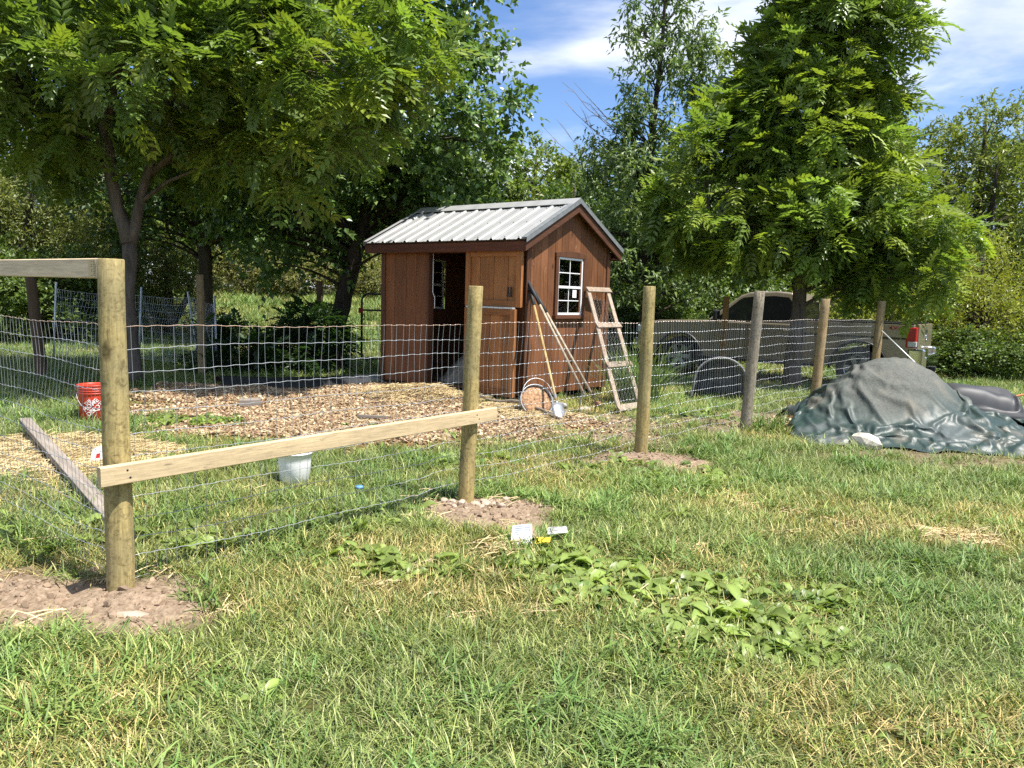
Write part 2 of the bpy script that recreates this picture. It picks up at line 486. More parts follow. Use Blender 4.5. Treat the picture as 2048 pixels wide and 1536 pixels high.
def ground_z(x, y):
    x = np.asarray(x, float); y = np.asarray(y, float)
    d, m, s = cover(x, y)
    z = 0.05*(fbm(x*.45, y*.45, 3)-.5) + .022*(fbm(x*2.1, y*2.1, 3)-.5)
    z = z + .03*np.exp(-(((x+1.85)/.5)**2+((y-3.48)/.3)**2)) + .05*np.exp(-(((x+.15)/.4)**2+((y-5.05)/.34)**2)) + .05*np.exp(-(((x-1.3)/.45)**2+((y-6.82)/.3)**2))
    z = z + m*(.035 + .10*fbm(x*.9+3, y*.9, 3)**2*1.2) + s*.02
    z = z + .16*np.exp(-(((x+1.15)/.75)**2+((y-10.15)/.36)**2))
    z = z - .24*sstep(11.5, 16.5, y)*sstep(-1.5, 4.0, x)*(1-sstep(26, 40, y))
    z = z + d*.05*(fbm(x*7, y*7, 4)-.5)*2
    z = z + 1.6*sstep(34, 70, y) + 1.25*sstep(18, 37, y)*(1-sstep(-2.5, 3.0, x))*(1-sstep(34, 70, y))
    return z
def ax(lo, hi, c0, c1, fine, n):
    a = np.arange(c0, c1 + 1e-6, fine)
    l = c0 - (np.geomspace(1, 1 + (c0-lo), n) - 1)[1:][::-1]
    r = c1 + (np.geomspace(1, 1 + (hi-c1), n) - 1)[1:]
    return np.concatenate([l, a, r])
gx = ax(-160, 160, -6.5, 7.5, .045, 40)
gy = ax(-25, 260, 1.4, 12.2, .045, 45)
GX, GY = np.meshgrid(gx, gy)
GZ = ground_z(GX, GY)
nx, ny = len(gx), len(gy)
V = np.stack([GX.ravel(), GY.ravel(), GZ.ravel()], 1)
ii = (np.arange(ny-1)[:, None]*nx + np.arange(nx-1)[None, :]).ravel()
F = np.stack([ii, ii+1, ii+nx+1, ii+nx], 1)
d_, m_, s_ = cover(GX.ravel(), GY.ravel())
def groundmat():
    m, t, b = mat('lawn_soil')
    a = t.nodes.new('ShaderNodeAttribute'); a.attribute_name = 'tint'
    sp = t.nodes.new('ShaderNodeSeparateColor'); t.links.new(a.outputs['Color'], sp.inputs[0])
    f1 = noise(t, 1.1, 6, .6); f2 = noise(t, 28, 5, .65); f3 = noise(t, 70, 3, .6)
    lawn = ramp(t, f1, [(0.3, (.055, .062, .018)), (0.55, (.08, .082, .026)), (0.75, (.115, .105, .042))])
    lawn = mixc(t, 1.0, lawn, ramp(t, f2, [(.3, (.55, .55, .55)), (.7, (1.25, 1.25, 1.2))]), 'MULTIPLY')
    dirt = ramp(t, f2, [(.28, (.14, .095, .062)), (.5, (.26, .19, .128)), (.72, (.36, .275, .195))])
    dirt = mixc(t, 1.0, dirt, ramp(t, f3, [(.3, (.7, .7, .7)), (.7, (1.15, 1.15, 1.15))]), 'MULTIPLY')
    mul = ramp(t, f2, [(.3, (.13, .065, .032)), (.52, (.29, .16, .07)), (.7, (.42, .27, .13))])
    stw = ramp(t, f2, [(.3, (.26, .18, .08)), (.55, (.46, .35, .17)), (.75, (.58, .46, .25))])
    c = mixc(t, sp.outputs[0], lawn, dirt); c = mixc(t, sp.outputs[1], c, mul); c = mixc(t, sp.outputs[2], c, stw)
    t.links.new(c, b.inputs['Base Color']); setp(b, Roughness=.95); b.inputs['Specular IOR Level'].default_value = .15
    bump(t, b, f2, .7, .02)
    return m
M_ground = groundmat()
me = np_mesh('ground', V, F, M_ground, np.stack([d_, m_, s_], 1), True)
g_ob = link('ground', me); g_ob['kind'] = 'structure'; g_ob['label'] = 'shaggy lawn and bare earth of the yard'
def gz(x, y): return float(ground_z(np.array([x]), np.array([y]))[0])

# ------------------------------------------------------------------ instanced ground cover
def template_objects(name, meshes):
    c = bpy.data.collections.new(name + '_shapes')
    for m in meshes:
        c.objects.link(bpy.data.objects.new(m.name, m))
    return c
def scatter(name, label, P, rot, scl, idx, tint, coll):
    n = len(P)
    me = bpy.data.meshes.new(name)
    me.vertices.add(n); me.vertices.foreach_set('co', np.asarray(P, np.float32).ravel())
    a = me.attributes.new('irot', 'FLOAT_VECTOR', 'POINT'); a.data.foreach_set('vector', np.asarray(rot, np.float32).ravel())
    a = me.attributes.new('iscl', 'FLOAT_VECTOR', 'POINT'); a.data.foreach_set('vector', np.asarray(scl, np.float32).ravel())
    a = me.attributes.new('iidx', 'INT', 'POINT'); a.data.foreach_set('value', np.asarray(idx, np.int32))
    a = me.attributes.new('itint', 'FLOAT_COLOR', 'POINT')
    c = np.ones((n, 4), np.float32); c[:, :3] = tint; a.data.foreach_set('color', c.ravel())
    ob = link(name, me); ob['kind'] = 'stuff'; ob['label'] = label
    ng = bpy.data.node_groups.new(name, 'GeometryNodeTree')
    ng.interface.new_socket('Geometry', in_out='INPUT', socket_type='NodeSocketGeometry')
    ng.interface.new_socket('Geometry', in_out='OUTPUT', socket_type='NodeSocketGeometry')
    gi = ng.nodes.new('NodeGroupInput'); go = ng.nodes.new('NodeGroupOutput')
    ci = ng.nodes.new('GeometryNodeCollectionInfo')
    ci.inputs['Collection'].default_value = coll; ci.inputs['Separate Children'].default_value = True; ci.inputs['Reset Children'].default_value = True
    ip = ng.nodes.new('GeometryNodeInstanceOnPoints'); ip.inputs['Pick Instance'].default_value = True
    def na(nm, ty):
        q = ng.nodes.new('GeometryNodeInputNamedAttribute'); q.data_type = ty; q.inputs['Name'].default_value = nm
        return [o for o in q.outputs if o.enabled and o.name == 'Attribute'][0]
    e = ng.nodes.new('FunctionNodeEulerToRotation')
    ng.links.new(na('irot', 'FLOAT_VECTOR'), e.inputs[0]); ng.links.new(e.outputs[0], ip.inputs['Rotation'])
    ng.links.new(na('iscl', 'FLOAT_VECTOR'), ip.inputs['Scale']); ng.links.new(na('iidx', 'INT'), ip.inputs['Instance Index'])
    ng.links.new(gi.outputs[0], ip.inputs['Points']); ng.links.new(ci.outputs[0], ip.inputs['Instance'])
    ng.links.new(ip.outputs[0], go.inputs[0])
    md = ob.modifiers.new('scatter', 'NODES'); md.node_group = ng
    return ob

M_grass = leafmat('grass_blade', .20, .5, (1.15, 1.2, .5), .35, inst=True)
M_weed = leafmat('weed_leaf', .30, .4, (1.15, 1.25, .5), .45, inst=True)
M_chip = instmat('wood_chip')
M_strawm = instmat('straw_strand', .7)
M_crumb = instmat('soil_crumb', .95)

def blade_tuft(name, n, rad, h0, h1, w, bend, rng, cols, lean=.5):
    """n curved blades, 2 quads and a tip each"""
    a = rng.random(n)*2*np.pi; r = rad*np.sqrt(rng.random(n))
    bx = r*np.cos(a); by = r*np.sin(a)
    L = h0 + (h1-h0)*rng.random(n)
    da = rng.random(n)*2*np.pi
    ln = lean*(.25 + rng.random(n)); bd = bend*(.4 + rng.random(n))
    V = []; C = []; F3 = []
    ww = w*(.7 + .6*rng.random(n))
    dx, dy = np.cos(da), np.sin(da); px, py = -dy, dx
    tx, ty = np.cos(da+1.2*(rng.random(n)-.5)), np.sin(da+1.2*(rng.random(n)-.5))
    px, py = -ty, tx
    lv = []
    for t_, wf in ((0, 1.), (.4, .95), (.75, .65), (1., 0.)):
        th = ln + bd*t_
        # integrate roughly
        s_ = np.sin(ln + bd*t_*.55)*t_; c_ = np.cos(ln + bd*t_*.55)*t_
        cxp = bx + dx*L*s_; cyp = by + dy*L*s_; czp = L*c_ - .012
        if wf > 0:
            lv.append((cxp - px*ww*wf*.5, cyp - py*ww*wf*.5, czp)); lv.append((cxp + px*ww*wf*.5, cyp + py*ww*wf*.5, czp))
        else:
            lv.append((cxp, cyp, czp))
    V = np.stack([np.stack(p, 1) for p in lv], 1)   # n,7,3
    k = np.arange(n)[:, None]*7
    tri = np.array([[0,1,3],[0,3,2],[2,3,5],[2,5,4],[4,5,6]])
    F = (k[:, :, None] + tri[None]).reshape(-1, 3)
    pw = np.array([c[1] for c in cols]); ci = rng.choice(len(cols), n, p=pw/pw.sum())
    col = np.array([cols[i][0] for i in ci])*(.55 + .85*rng.random((n, 1)))
    C = np.repeat(col, 7, 0)
    return np_mesh(name, V.reshape(-1, 3), F, M_grass, C)
r_ = np.random.default_rng(3)
GC = [((.200, .255, .065), .36), ((.300, .325, .115), .33), ((.095, .155, .045), .16), ((.38, .36, .18), .15)]
GT = [((.125, .205, .055), .6), ((.20, .275, .085), .4)]
shapes = [blade_tuft('lawn_tuft', 40, .075, .030, .105, .0036, 1.1, r_, GC, .60) for k in range(7)]
shapes += [blade_tuft('coarse_tuft', 34, .055, .07, .14, .0052, 1.4, r_, GT, .6) for k in range(3)]
DRY = [((.50, .41, .20), .7), ((.33, .30, .12), .3)]
shapes += [blade_tuft('dry_tuft', 26, .08, .04, .11, .0036, .9, r_, DRY, .9) for k in range(3)]
# in a collection the children are picked in name order
shapes_sorted = sorted(shapes, key=lambda m: m.name)
kinds = [m.name.split('_')[0] for m in shapes_sorted]
IDX = {k: [i for i, q in enumerate(kinds) if q == k] for k in set(kinds)}
grass_coll = template_objects('grass', shapes_sorted)
def in_shed(x, y):
    dx, dy = x-.148, y-10.256
    u = dx*-.7896 + dy*.6136; v = dx*-.6136 + dy*-.7896
    return (u > -.02) & (u < 2.75) & (v > -2.1) & (v < .05)
def tarp_in(x, y):
    return ((x-4.45)/1.35)**2 + ((y-8.45)/.85)**2 < 1
def area_pts(y0, y1, dens, side=.70, rng=r_):
    n = int(dens*(y1-y0)*side*(y0+y1))
    y = np.sqrt(y0*y0 + (y1*y1-y0*y0)*rng.random(n))
    x = (rng.random(n)*2-1)*(side*y + .35)
    return x, y
xs, ys, ss = [], [], []
for y0, y1, dn, sc in ((1.7, 4.0, 420, 1.0), (4.0, 7.0, 260, 1.12), (7.0, 11, 130, 1.3), (11, 18, 60, 1.7), (18, 34, 14, 2.6)):
    x, y = area_pts(y0, y1, dn)
    xs.append(x); ys.append(y); ss.append(np.full(len(x), sc))
x = np.concatenate(xs); y = np.concatenate(ys); sc = np.concatenate(ss)
d, m, s = cover(x, y)
keep = (r_.random(len(x)) > np.maximum.reduce([d*1.02, m*1.05, s*.85])) & ~in_shed(x, y) & ~tarp_in(x, y)
# thin the mulch and dirt fringes
x, y, sc, s = x[keep], y[keep], sc[keep], s[keep]
n = len(x)
f = fbm(x*.55+11, y*.55+4, 4); f2 = fbm(x*1.9+3, y*1.9+8, 3); dry = fbm(x*.8+31, y*.8+17, 4)
kind = np.array(['lawn']*n, dtype=object)
kind[(f2 > .60) & (r_.random(n) < .40)] = 'coarse'
kind[(dry > .58) & (r_.random(n) < np.clip((dry-.56)*4, 0, .5))] = 'dry'
kind[(s > .15)] = 'dry'
kind[r_.random(n) < .03] = 'coarse'
idx = np.array([IDX[k][int(q*len(IDX[k]))] for k, q in zip(kind, r_.random(n))])
scale = sc*(.72 + .6*r_.random(n))*(.85 + .35*f2)
scale[y > 18] *= (1 + .5*fbm(x*.4, y*.4, 3))[y > 18]
tint = np.ones((n, 3))*(.78 + .46*f)[:, None]*(.85 + .3*r_.random((n, 1)))
warm = sstep(.42, .68, dry)[:, None]
tint = tint*((1-warm)*np.array([.93, 1.0, .9]) + warm*np.array([1.14, 1.08, .92]))
P = np.stack([x, y, ground_z(x, y)], 1)
rot = np.stack([(r_.random(n)-.5)*.3, (r_.random(n)-.5)*.3, r_.random(n)*2*np.pi], 1)
scatter('lawn_grass', 'shaggy green and straw coloured grass over the whole yard', P, rot, np.stack([scale, scale, scale*(.85+.3*r_.random(n))], 1), idx, tint, grass_coll)

# broad weed leaves -----------------------------------------------------
def rosette(name, n, l0, l1, wf, rng, col, up=(.25, .9)):
    V = []; F = []; C = []
    for k in range(n):
        a = 2*np.pi*(k + .6*rng.random())/n; L = l0 + (l1-l0)*rng.random(); w = L*wf*(.8+.4*rng.random())
        e = up[0] + (up[1]-up[0])*rng.random(); dr = .5 + .9*rng.random(); tw = (rng.random()-.5)*.9
        b = len(V)
        ts = [0, .22, .45, .7, .88, 1.0]; ws = [.07, .18, .9, 1.0, .62, .03]
        for t_, wv in zip(ts, ws):
            th = e - dr*t_*t_
            r = L*t_*math.cos(e - dr*t_*t_*.5); z = L*t_*math.sin(e - dr*t_*t_*.5)
            wob = .06*L*math.sin(t_*9 + k)
            for sgn in (-1, 0, 1):
                lift = abs(sgn)*w*wv*.22 + (wob if sgn else 0)*.4
                u = sgn*w*wv*.5
                V.append((r*math.cos(a) - u*math.sin(a), r*math.sin(a) + u*math.cos(a), max(.004, z + lift + u*tw*.5)))
        for i in range(5):
            for q in (0, 1):
                p = b + i*3 + q
                F.append((p, p+1, p+4, p+3))
        c = np.array(col)*(.75 + .5*rng.random())
        C += [c*(1.25 if j % 3 == 1 else 1.0) for j in range(18)]
    return np_mesh(name, V, F, M_weed, np.array(C), True)
WCOL = (.25, .335, .085)
wshapes = [rosette('weed_rosette', 8 + k % 3, .055, .125, .36, r_, WCOL, (.12, .75)) for k in range(6)] + [rosette('clover_like_rosette', 9, .035, .07, .85, r_, (.16, .25, .07)) for k in range(3)]
wsorted = sorted(wshapes, key=lambda m: m.name)
wcoll = template_objects('weeds', wsorted)
small_i = [i for i, m in enumerate(wsorted) if m.name.startswith('clover')]; big_i = [i for i, m in enumerate(wsorted) if m.name.startswith('weed')]
wx, wy, wk, wsl = [], [], [], []
def weed_patch(cx, cy, rx, ry, rot, n, big=.75, sc=1.0):
    a = r_.random(n)*2*np.pi; r = np.sqrt(r_.random(n))*(.55+.6*r_.random(n))
    u = r*np.cos(a)*rx; v = r*np.sin(a)*ry
    wx.extend(cx + u*math.cos(rot) - v*math.sin(rot)); wy.extend(cy + u*math.sin(rot) + v*math.cos(rot))
    wk.extend([int(r_.choice(big_i)) if r_.random() < big else int(r_.choice(small_i)) for _ in range(n)])
    wsl.extend(sc*(.6 + .6*r_.random(n)))
weed_patch(.72, 3.60, .80, .42, -.62, 270, .8)
weed_patch(1.0, 3.15, .46, .32, -.3, 110, .85)
weed_patch(.35, 4.05, .34, .22, -.5, 50, .85)
weed_patch(1.35, 3.75, .5, .35, -.2, 70, .6)
weed_patch(-.62, 3.95, .42, .22, -.15, 60, .8)
weed_patch(-.9, 4.75, .4, .25, .4, 22, .8)
weed_patch(-2.6, 4.35, .6, .45, 0, 63, .6)
weed_patch(-3.0, 4.2, .5, .4, 0, 42, .5)
weed_patch(-1.0, 2.55, .35, .12, .2, 10, .8)
weed_patch(-1.6, 4.2, .35, .2, .4, 31, .7)
weed_patch(1.4, 6.1, .6, .25, .2, 37, .6)
weed_patch(.8, 6.5, .5, .3, .2, 31, .6)
weed_patch(-3.2, 8.0, .6, .35, .3, 52, .5)
weed_patch(-.35, 6.6, .5, .3, .2, 37, .6)
weed_patch(2.3, 9.6, .7, .4, .2, 52, .5)
weed_patch(3.6, 5.2, .6, .4, .2, 16, .6)
weed_patch(1.5, 2.55, .4, .15, .2, 10, .7)
xr, yr = area_pts(1.9, 8.0, 2.6)
wx.extend(xr); wy.extend(yr); wk.extend([int(r_.choice(small_i)) if r_.random() < .6 else int(r_.choice(big_i)) for _ in xr]); wsl.extend(.5+.5*r_.random(len(xr)))
wx = np.array(wx); wy = np.array(wy); n = len(wx)
P = np.stack([wx, wy, ground_z(wx, wy) + .004], 1)
rot = np.stack([(r_.random(n)-.5)*.55, (r_.random(n)-.5)*.55, r_.random(n)*6.28], 1)
sc = np.array(wsl)*(.7+.6*r_.random(n))*np.where(wy < 2.9, .62, 1.0)
tint = (.55 + .42*r_.random((n, 1)))*np.array([1.0, 1.0, .9])
scatter('broadleaf_weeds', 'broad bright green weed leaves growing through the lawn', P, rot, np.stack([sc]*3, 1), wk, tint, wcoll)

# wood chips, straw, soil crumbs ---------------------------------------
def chip_mesh(name, L, w, h, rng):
    b = np.array([(x, y, z) for z in (-1, 1) for y in (-1, 1) for x in (-1, 1)], float)*np.array([L, w, h])/2
    b += (rng.random((8, 3))-.5)*np.array([L*.35, w*.5, h*.5])
    F = [(0, 2, 3, 1), (4, 5, 7, 6), (0, 1, 5, 4), (2, 6, 7, 3), (0, 4, 6, 2), (1, 3, 7, 5)]
    return np_mesh(name, b, F, M_chip, np.ones((8, 3)))
chips = template_objects('chips', [chip_mesh('chip', .022+.03*r_.random(), .008+.014*r_.random(), .003+.005*r_.random(), r_) for k in range(8)])
def area_box(x0, x1, y0, y1, dens, fn):
    n = int((x1-x0)*(y1-y0)*dens)
    x = x0 + (x1-x0)*r_.random(n); y = y0 + (y1-y0)*r_.random(n)
    k = r_.random(n) < fn(x, y)
    return x[k], y[k]
x, y = area_box(-5.2, 1.2, 6.4, 12.4, 2100, lambda x, y: np.clip(cover(x, y)[1]*1.05, 0, 1)*np.clip(1.25-(y-8)*.12, .35, 1))
x2, y2 = area_box(-.5, 2.0, 7.3, 9.8, 500, lambda x, y: .5*cover(x, y)[0])
x = np.concatenate([x, x2]); y = np.concatenate([y, y2])
k = ~in_shed(x, y); x, y = x[k], y[k]
n = len(x)
pal = np.array([(.34, .24, .135), (.23, .15, .085), (.42, .33, .205), (.17, .095, .055), (.60, .48, .31)])
tint = pal[r_.choice(5, n, p=[.33, .25, .22, .12, .08])]*(.75+.5*r_.random((n, 1)))
scatter('wood_chips', 'orange brown wood chip mulch spread in front of the shed', np.stack([x, y, ground_z(x, y) + .012*r_.random(n)], 1),
        np.stack([(r_.random(n)-.5)*1.3, (r_.random(n)-.5)*1.3, r_.random(n)*6.28], 1), np.stack([.55+.85*r_.random(n)]*3, 1), r_.integers(0, 8, n), tint, chips)
def straw_mesh(name, n, rad, rng):
    V = []; F = []
    for k in range(n):
        a = rng.random()*6.28; c = rad*(rng.random(2)-.5)*2; L = .05 + .1*rng.random(); z0 = .02*rng.random(); z1 = .03*rng.random()
        d = np.array([math.cos(a), math.sin(a)]); p = np.array([-d[1], d[0]])*.0016
        b = len(V)
        for t_, zz in ((-.5, z0), (0, (z0+z1)/2+.006), (.5, z1)):
            q = c + d*L*t_
            V += [(q[0]-p[0], q[1]-p[1], zz), (q[0]+p[0], q[1]+p[1], zz+.002)]
        F += [(b, b+1, b+3, b+2), (b+2, b+3, b+5, b+4)]
    return np_mesh(name, V, F, M_strawm, np.repeat(.7+.5*rng.random((n, 1)), 6, 0)*np.ones(3))
straws = template_objects('straws', [straw_mesh('straw_wisp', 22, .09, r_) for k in range(5)])
x, y = area_box(-5.6, 3.4, 4.2, 10.9, 230, lambda x, y: np.clip(cover(x, y)[2]*1.1, 0, 1))
x3, y3 = area_box(-3.2, 3.2, 1.9, 7.5, 18, lambda x, y: sstep(.56, .70, fbm(x*.8+31, y*.8+17, 4))*.25 + .10*cover(x, y)[0])
x = np.concatenate([x, x3]); y = np.concatenate([y, y3])
k = ~in_shed(x, y); x, y = x[k], y[k]; n = len(x)
scatter('loose_straw', 'pale yellow straw and dry clippings lying in patches', np.stack([x, y, ground_z(x, y)], 1),
        np.stack([(r_.random(n)-.5)*.3, (r_.random(n)-.5)*.3, r_.random(n)*6.28], 1), np.stack([.8+.6*r_.random(n)]*3, 1), r_.integers(0, 5, n),
        np.array([.56, .44, .235])*(.7+.5*r_.random((n, 1))), straws)
def crumb_mesh(name, rng):
    t = (1+5**.5)/2
    v = np.array([(-1,t,0),(1,t,0),(-1,-t,0),(1,-t,0),(0,-1,t),(0,1,t),(0,-1,-t),(0,1,-t),(t,0,-1),(t,0,1),(-t,0,-1),(-t,0,1)])/1.9
    v = v*(.6+.7*rng.random((12, 1)))*np.array([1, .85, .65])
    f = [(0,11,5),(0,5,1),(0,1,7),(0,7,10),(0,10,11),(1,5,9),(5,11,4),(11,10,2),(10,7,6),(7,1,8),(3,9,4),(3,4,2),(3,2,6),(3,6,8),(3,8,9),(4,9,5),(2,4,11),(6,2,10),(8,6,7),(9,8,1)]
    return np_mesh(name, v, f, M_crumb, np.ones((12, 3)))
crumbs = template_objects('crumbs', [crumb_mesh('crumb', r_) for k in range(6)])
x, y = area_box(-3.4, 4.6, 2.9, 10.2, 900, lambda x, y: np.clip(cover(x, y)[0], 0, 1)*np.clip(1.6-.12*y, .3, 1))
k = ~in_shed(x, y); x, y = x[k], y[k]; n = len(x)
sz = .004 + .022*r_.random(n)**4
scatter('soil_crumbs', 'reddish brown soil crumbs on the bare earth round the posts', np.stack([x, y, ground_z(x, y)], 1),
        r_.random((n, 3))*6.28, np.stack([sz]*3, 1), r_.integers(0, 6, n), np.array([.29, .21, .142])*(.65+.6*r_.random((n, 1))), crumbs)
# ------------------------------------------------------------------ trees
def frames(D, U):
    X = D/np.linalg.norm(D, axis=1, keepdims=True)
    Z = U - X*np.sum(U*X, 1, keepdims=True); Z /= np.maximum(np.linalg.norm(Z, axis=1, keepdims=True), 1e-6)
    Y = np.cross(Z, X)
    return np.stack([X, Y, Z], 2)     # columns
def stamp(T, TF, P, R, S, col, tcol=None):
    """copies of a leaf template (T verts, TF tris) at P with frame R, size S"""
    n = len(P)
    V = np.einsum('nij,vj->nvi', R, T)*S[:, None, None] + P[:, None, :]
    F = (np.arange(n)[:, None, None]*len(T) + TF[None]).reshape(-1, 3)
    C = np.repeat(col[:, None, :], len(T), 1)
    if tcol is not None: C = C*tcol[None, :, None]
    return V.reshape(-1, 3), F, C.reshape(-1, 3)
def pinnate(pairs=5, droop=.5):
    V = []; F = []
    def leaflet(t, ang, L, w, sd):
        z = -droop*t*t; x = t*(1-.12*t)
        dx, dy = math.cos(ang), math.sin(ang)
        b = len(V)
        dz = -.30
        V.append((x, 0, z))
        V.append((x + dx*L*.42 - dy*w*.5, dy*L*.42 + dx*w*.5, z + dz*L*.30 + .012))
        V.append((x + dx*L, dy*L, z + dz*L))
        V.append((x + dx*L*.42 + dy*w*.5, dy*L*.42 - dx*w*.5, z + dz*L*.30 + .012))
        F.append((b, b+1, b+2)); F.append((b, b+2, b+3))
    for k in range(pairs):
        t = .22 + .72*k/(pairs-1)
        L = .36*(1 - .28*abs(t-.5)*1.6)
        for sd in (-1, 1):
            leaflet(t, sd*(1.05 - .35*t), L, .150, sd)
    leaflet(.97, 0, .30, .14, 1)
    b = len(V)
    V += [(0, -.006, 0), (0, .006, 0), (.95*(1-.12*.95), 0, -droop*.9)]
    F.append((b, b+1, b+2))
    return np.array(V), np.array(F)
def simple(w=.5, fold=.16, curl=.15):
    V = np.array([(0, 0, 0), (.38, w*.5, fold*w), (1, 0, -curl), (.38, -w*.5, fold*w), (.5, 0, -.02)])
    F = np.array([(0, 4, 1), (1, 4, 2), (0, 3, 4), (3, 2, 4)])
    return V, F
def diamond(w=.5):
    return np.array([(0, 0, 0), (.42, w*.5, .06), (1, 0, -.1), (.42, -w*.5, .06)]), np.array([(0, 1, 2), (0, 2, 3)])
T_PIN = pinnate(); T_SIM = simple(.74); T_NAR = simple(.34, .2, .3); T_DIA = diamond(.6); T_DIAN = diamond(.36)
def unit(v): return v/np.maximum(np.linalg.norm(v, axis=1, keepdims=True), 1e-6)
def sphere(n, rng): return unit(rng.normal(size=(n, 3)))
M_leafA = leafmat('walnut_leaf', .42, .36, spec=.6)
M_leafB = leafmat('broad_leaf', .32, .36, spec=.5)
M_leafC = leafmat('woodland_leaf', .34, .45)
def crown_points(lobes, n, rng, shell=.5):
    w = np.array([l[3]*l[4]*l[5] for l in lobes]); w = w**.8; w /= w.sum()
    li = rng.choice(len(lobes), n, p=w)
    L = np.array(lobes)[li]
    u = sphere(n, rng); r = (shell + (1-shell)*rng.random(n)**.7)
    # uneven outline
    r = r*(.82 + .36*rng.random(n))
    P = L[:, :3] + u*L[:, 3:6]*r[:, None]
    return P, unit(u/np.maximum(L[:, 3:6], .1)), li
def make_tree(name, label, base, trunks, lobes, style, n_clump, rng, col, barkmat=None, group=None, zmin=None, cat='tree', tips=None, limbs=True, yellow=.25, clump_r=.45, per=None, leaf_s=None, limb_r=.03):
    """trunks: list of [(x,y,z,r)...] relative to the base; lobes: (x,y,z,rx,ry,rz) relative to the base"""
    t = thing(name, label, cat, base, 0, group)
    A, O, li = crown_points(lobes, n_clump, rng)
    if callable(zmin):
        zm = zmin(A); lo = A[:, 2] < zm; A[lo, 2] = zm[lo] + rng.random(lo.sum())*.6
    elif zmin is not None:
        lo = A[:, 2] < zmin; A[lo, 2] = zmin + rng.random(lo.sum())*.5
    A[:, 2] = np.maximum(A[:, 2], .25)
    tp = np.array([p for tr in trunks for p in tr])
    mb = MB()
    for tr in trunks:
        pts = [Vector(p[:3]) for p in tr]
        # densify and wobble
        q = []; rr = []
        for i in range(len(pts)-1):
            for k in range(4):
                f_ = k/4
                q.append(pts[i].lerp(pts[i+1], f_) + Vector((rng.normal()*.012, rng.normal()*.012, 0))); rr.append(tr[i][3]*(1-f_) + tr[i+1][3]*f_)
        q.append(pts[-1]); rr.append(tr[-1][3])
        if tr[0][2] < .05: rr[0] *= 1.35; q[0].z -= .15; rr[1] *= 1.1
        mb.tube(q, rr, 9)
    mb.build('trunk', barkmat or M_bark, t)
    lm = MB()
    if limbs:
        dense = []
        for tr in trunks:
            for i in range(len(tr)-1):
                for k in range(6):
                    f_ = k/6; dense.append([a*(1-f_)+b*f_ for a, b in zip(tr[i], tr[i+1])])
        dense = np.array(dense)
        for k, a in enumerate(A):
            if rng.random() > limbs: continue
            ddv = dense[:, :3] - a
            cost = np.linalg.norm(ddv, axis=1) + 1.1*np.maximum(0, dense[:, 2] - a[2] + .35) + np.where(dense[:, 2] < 1.0, 3, 0)
            j = int(np.argmin(cost)); s0 = dense[j]
            p0 = Vector(s0[:3]); p3 = Vector(a); h = (p3-p0).length
            p1 = p0 + Vector((a[0]-s0[0], a[1]-s0[1], 0))*.3 + Vector((0, 0, .22*h)); p2 = p0.lerp(p3, .7) + Vector((0, 0, .12*h))
            pts = []
            for i in range(6):
                f_ = i/5; pts.append((1-f_)**3*p0 + 3*f_*(1-f_)**2*p1 + 3*f_*f_*(1-f_)*p2 + f_**3*p3)
            r0 = min(s0[3]*.5, limb_r*(.5+.35*h))
            lm.tube(pts, list(np.linspace(r0, .006, 6)), 4, cap=False)
    if len(lm.v): lm.build('limbs', barkmat or M_bark, t)
    # leaves
    V = F = None
    if style == 'pin':
        per = per or 7; tw = per
        n = len(A)*tw
        C = np.repeat(A, tw, 0); OO = np.repeat(O, tw, 0)
        D = unit(OO*.7 + sphere(n, rng)*.8 + np.array([0, 0, .12]))
        Tp = C + D*(clump_r*(.35 + .75*rng.random(n)))[:, None]
        k = 5
        P = np.repeat(Tp, k, 0); DD = np.repeat(D, k, 0); m = len(P)
        az = unit(sphere(m, rng)*np.array([1, 1, .65]))
        LD = unit(DD*.55 + az*.95 + np.array([0, 0, .05]))
        U = np.array([0, 0, 1.]) + sphere(m, rng)*.55
        S = (leaf_s or .42)*(.7 + .5*rng.random(m))
        R = frames(LD, U)
        bright = np.repeat(np.exp(rng.normal(size=n)*.16), k)*np.exp(rng.normal(size=m)*.10)
        c = np.array(col)[None]*bright[:, None]
        yl = np.repeat(rng.random(n) < yellow, k)
        c[yl] = c[yl]*np.array([1.35, 1.18, .8])
        V, F, CC = stamp(T_PIN[0], T_PIN[1], P + sphere(m, rng)*.03, R, S, c)
        mt = M_leafA
    else:
        tmpl = {'broad': T_SIM, 'narrow': T_NAR, 'dia': T_DIA, 'dian': T_DIAN}[style]
        per = per or 90
        m = len(A)*per
        C = np.repeat(A, per, 0); OO = np.repeat(O, per, 0)
        # leaves strung on short twigs: 9 twigs to a clump
        tw = 9
        TD = unit(np.repeat(O, tw, 0)*.6 + sphere(len(A)*tw, rng) + np.array([0, 0, .25 if style != 'narrow' else 0.0]))
        tl = clump_r*(.7+.9*rng.random(len(A)*tw))
        ti = np.repeat(np.arange(len(A)), per)*tw + rng.integers(0, tw, m)
        f_ = rng.random(m)**.8
        P = C + TD[ti]*(tl[ti]*f_)[:, None] + sphere(m, rng)*(.07*clump_r/.45) - np.array([0, 0, .18])*(f_**2*tl[ti])[:, None]
        LD = unit(TD[ti]*.6 + sphere(m, rng)*.8 + np.array([0, 0, -.30 if style in ('broad', 'narrow') else -.05]))
        U = np.array([0, 0, .9]) + sphere(m, rng)*.75 + OO*.35
        S = (leaf_s or .1)*(.65+.6*rng.random(m))
        R = frames(LD, U)
        bt = np.exp(rng.normal(size=len(A)*tw)*.14)[ti]*np.exp(rng.normal(size=m)*.14)
        c = np.array(col)[None]*bt[:, None]
        yl = rng.random(m) < yellow
        c[yl] = c[yl]*np.array([1.35, 1.2, .85])
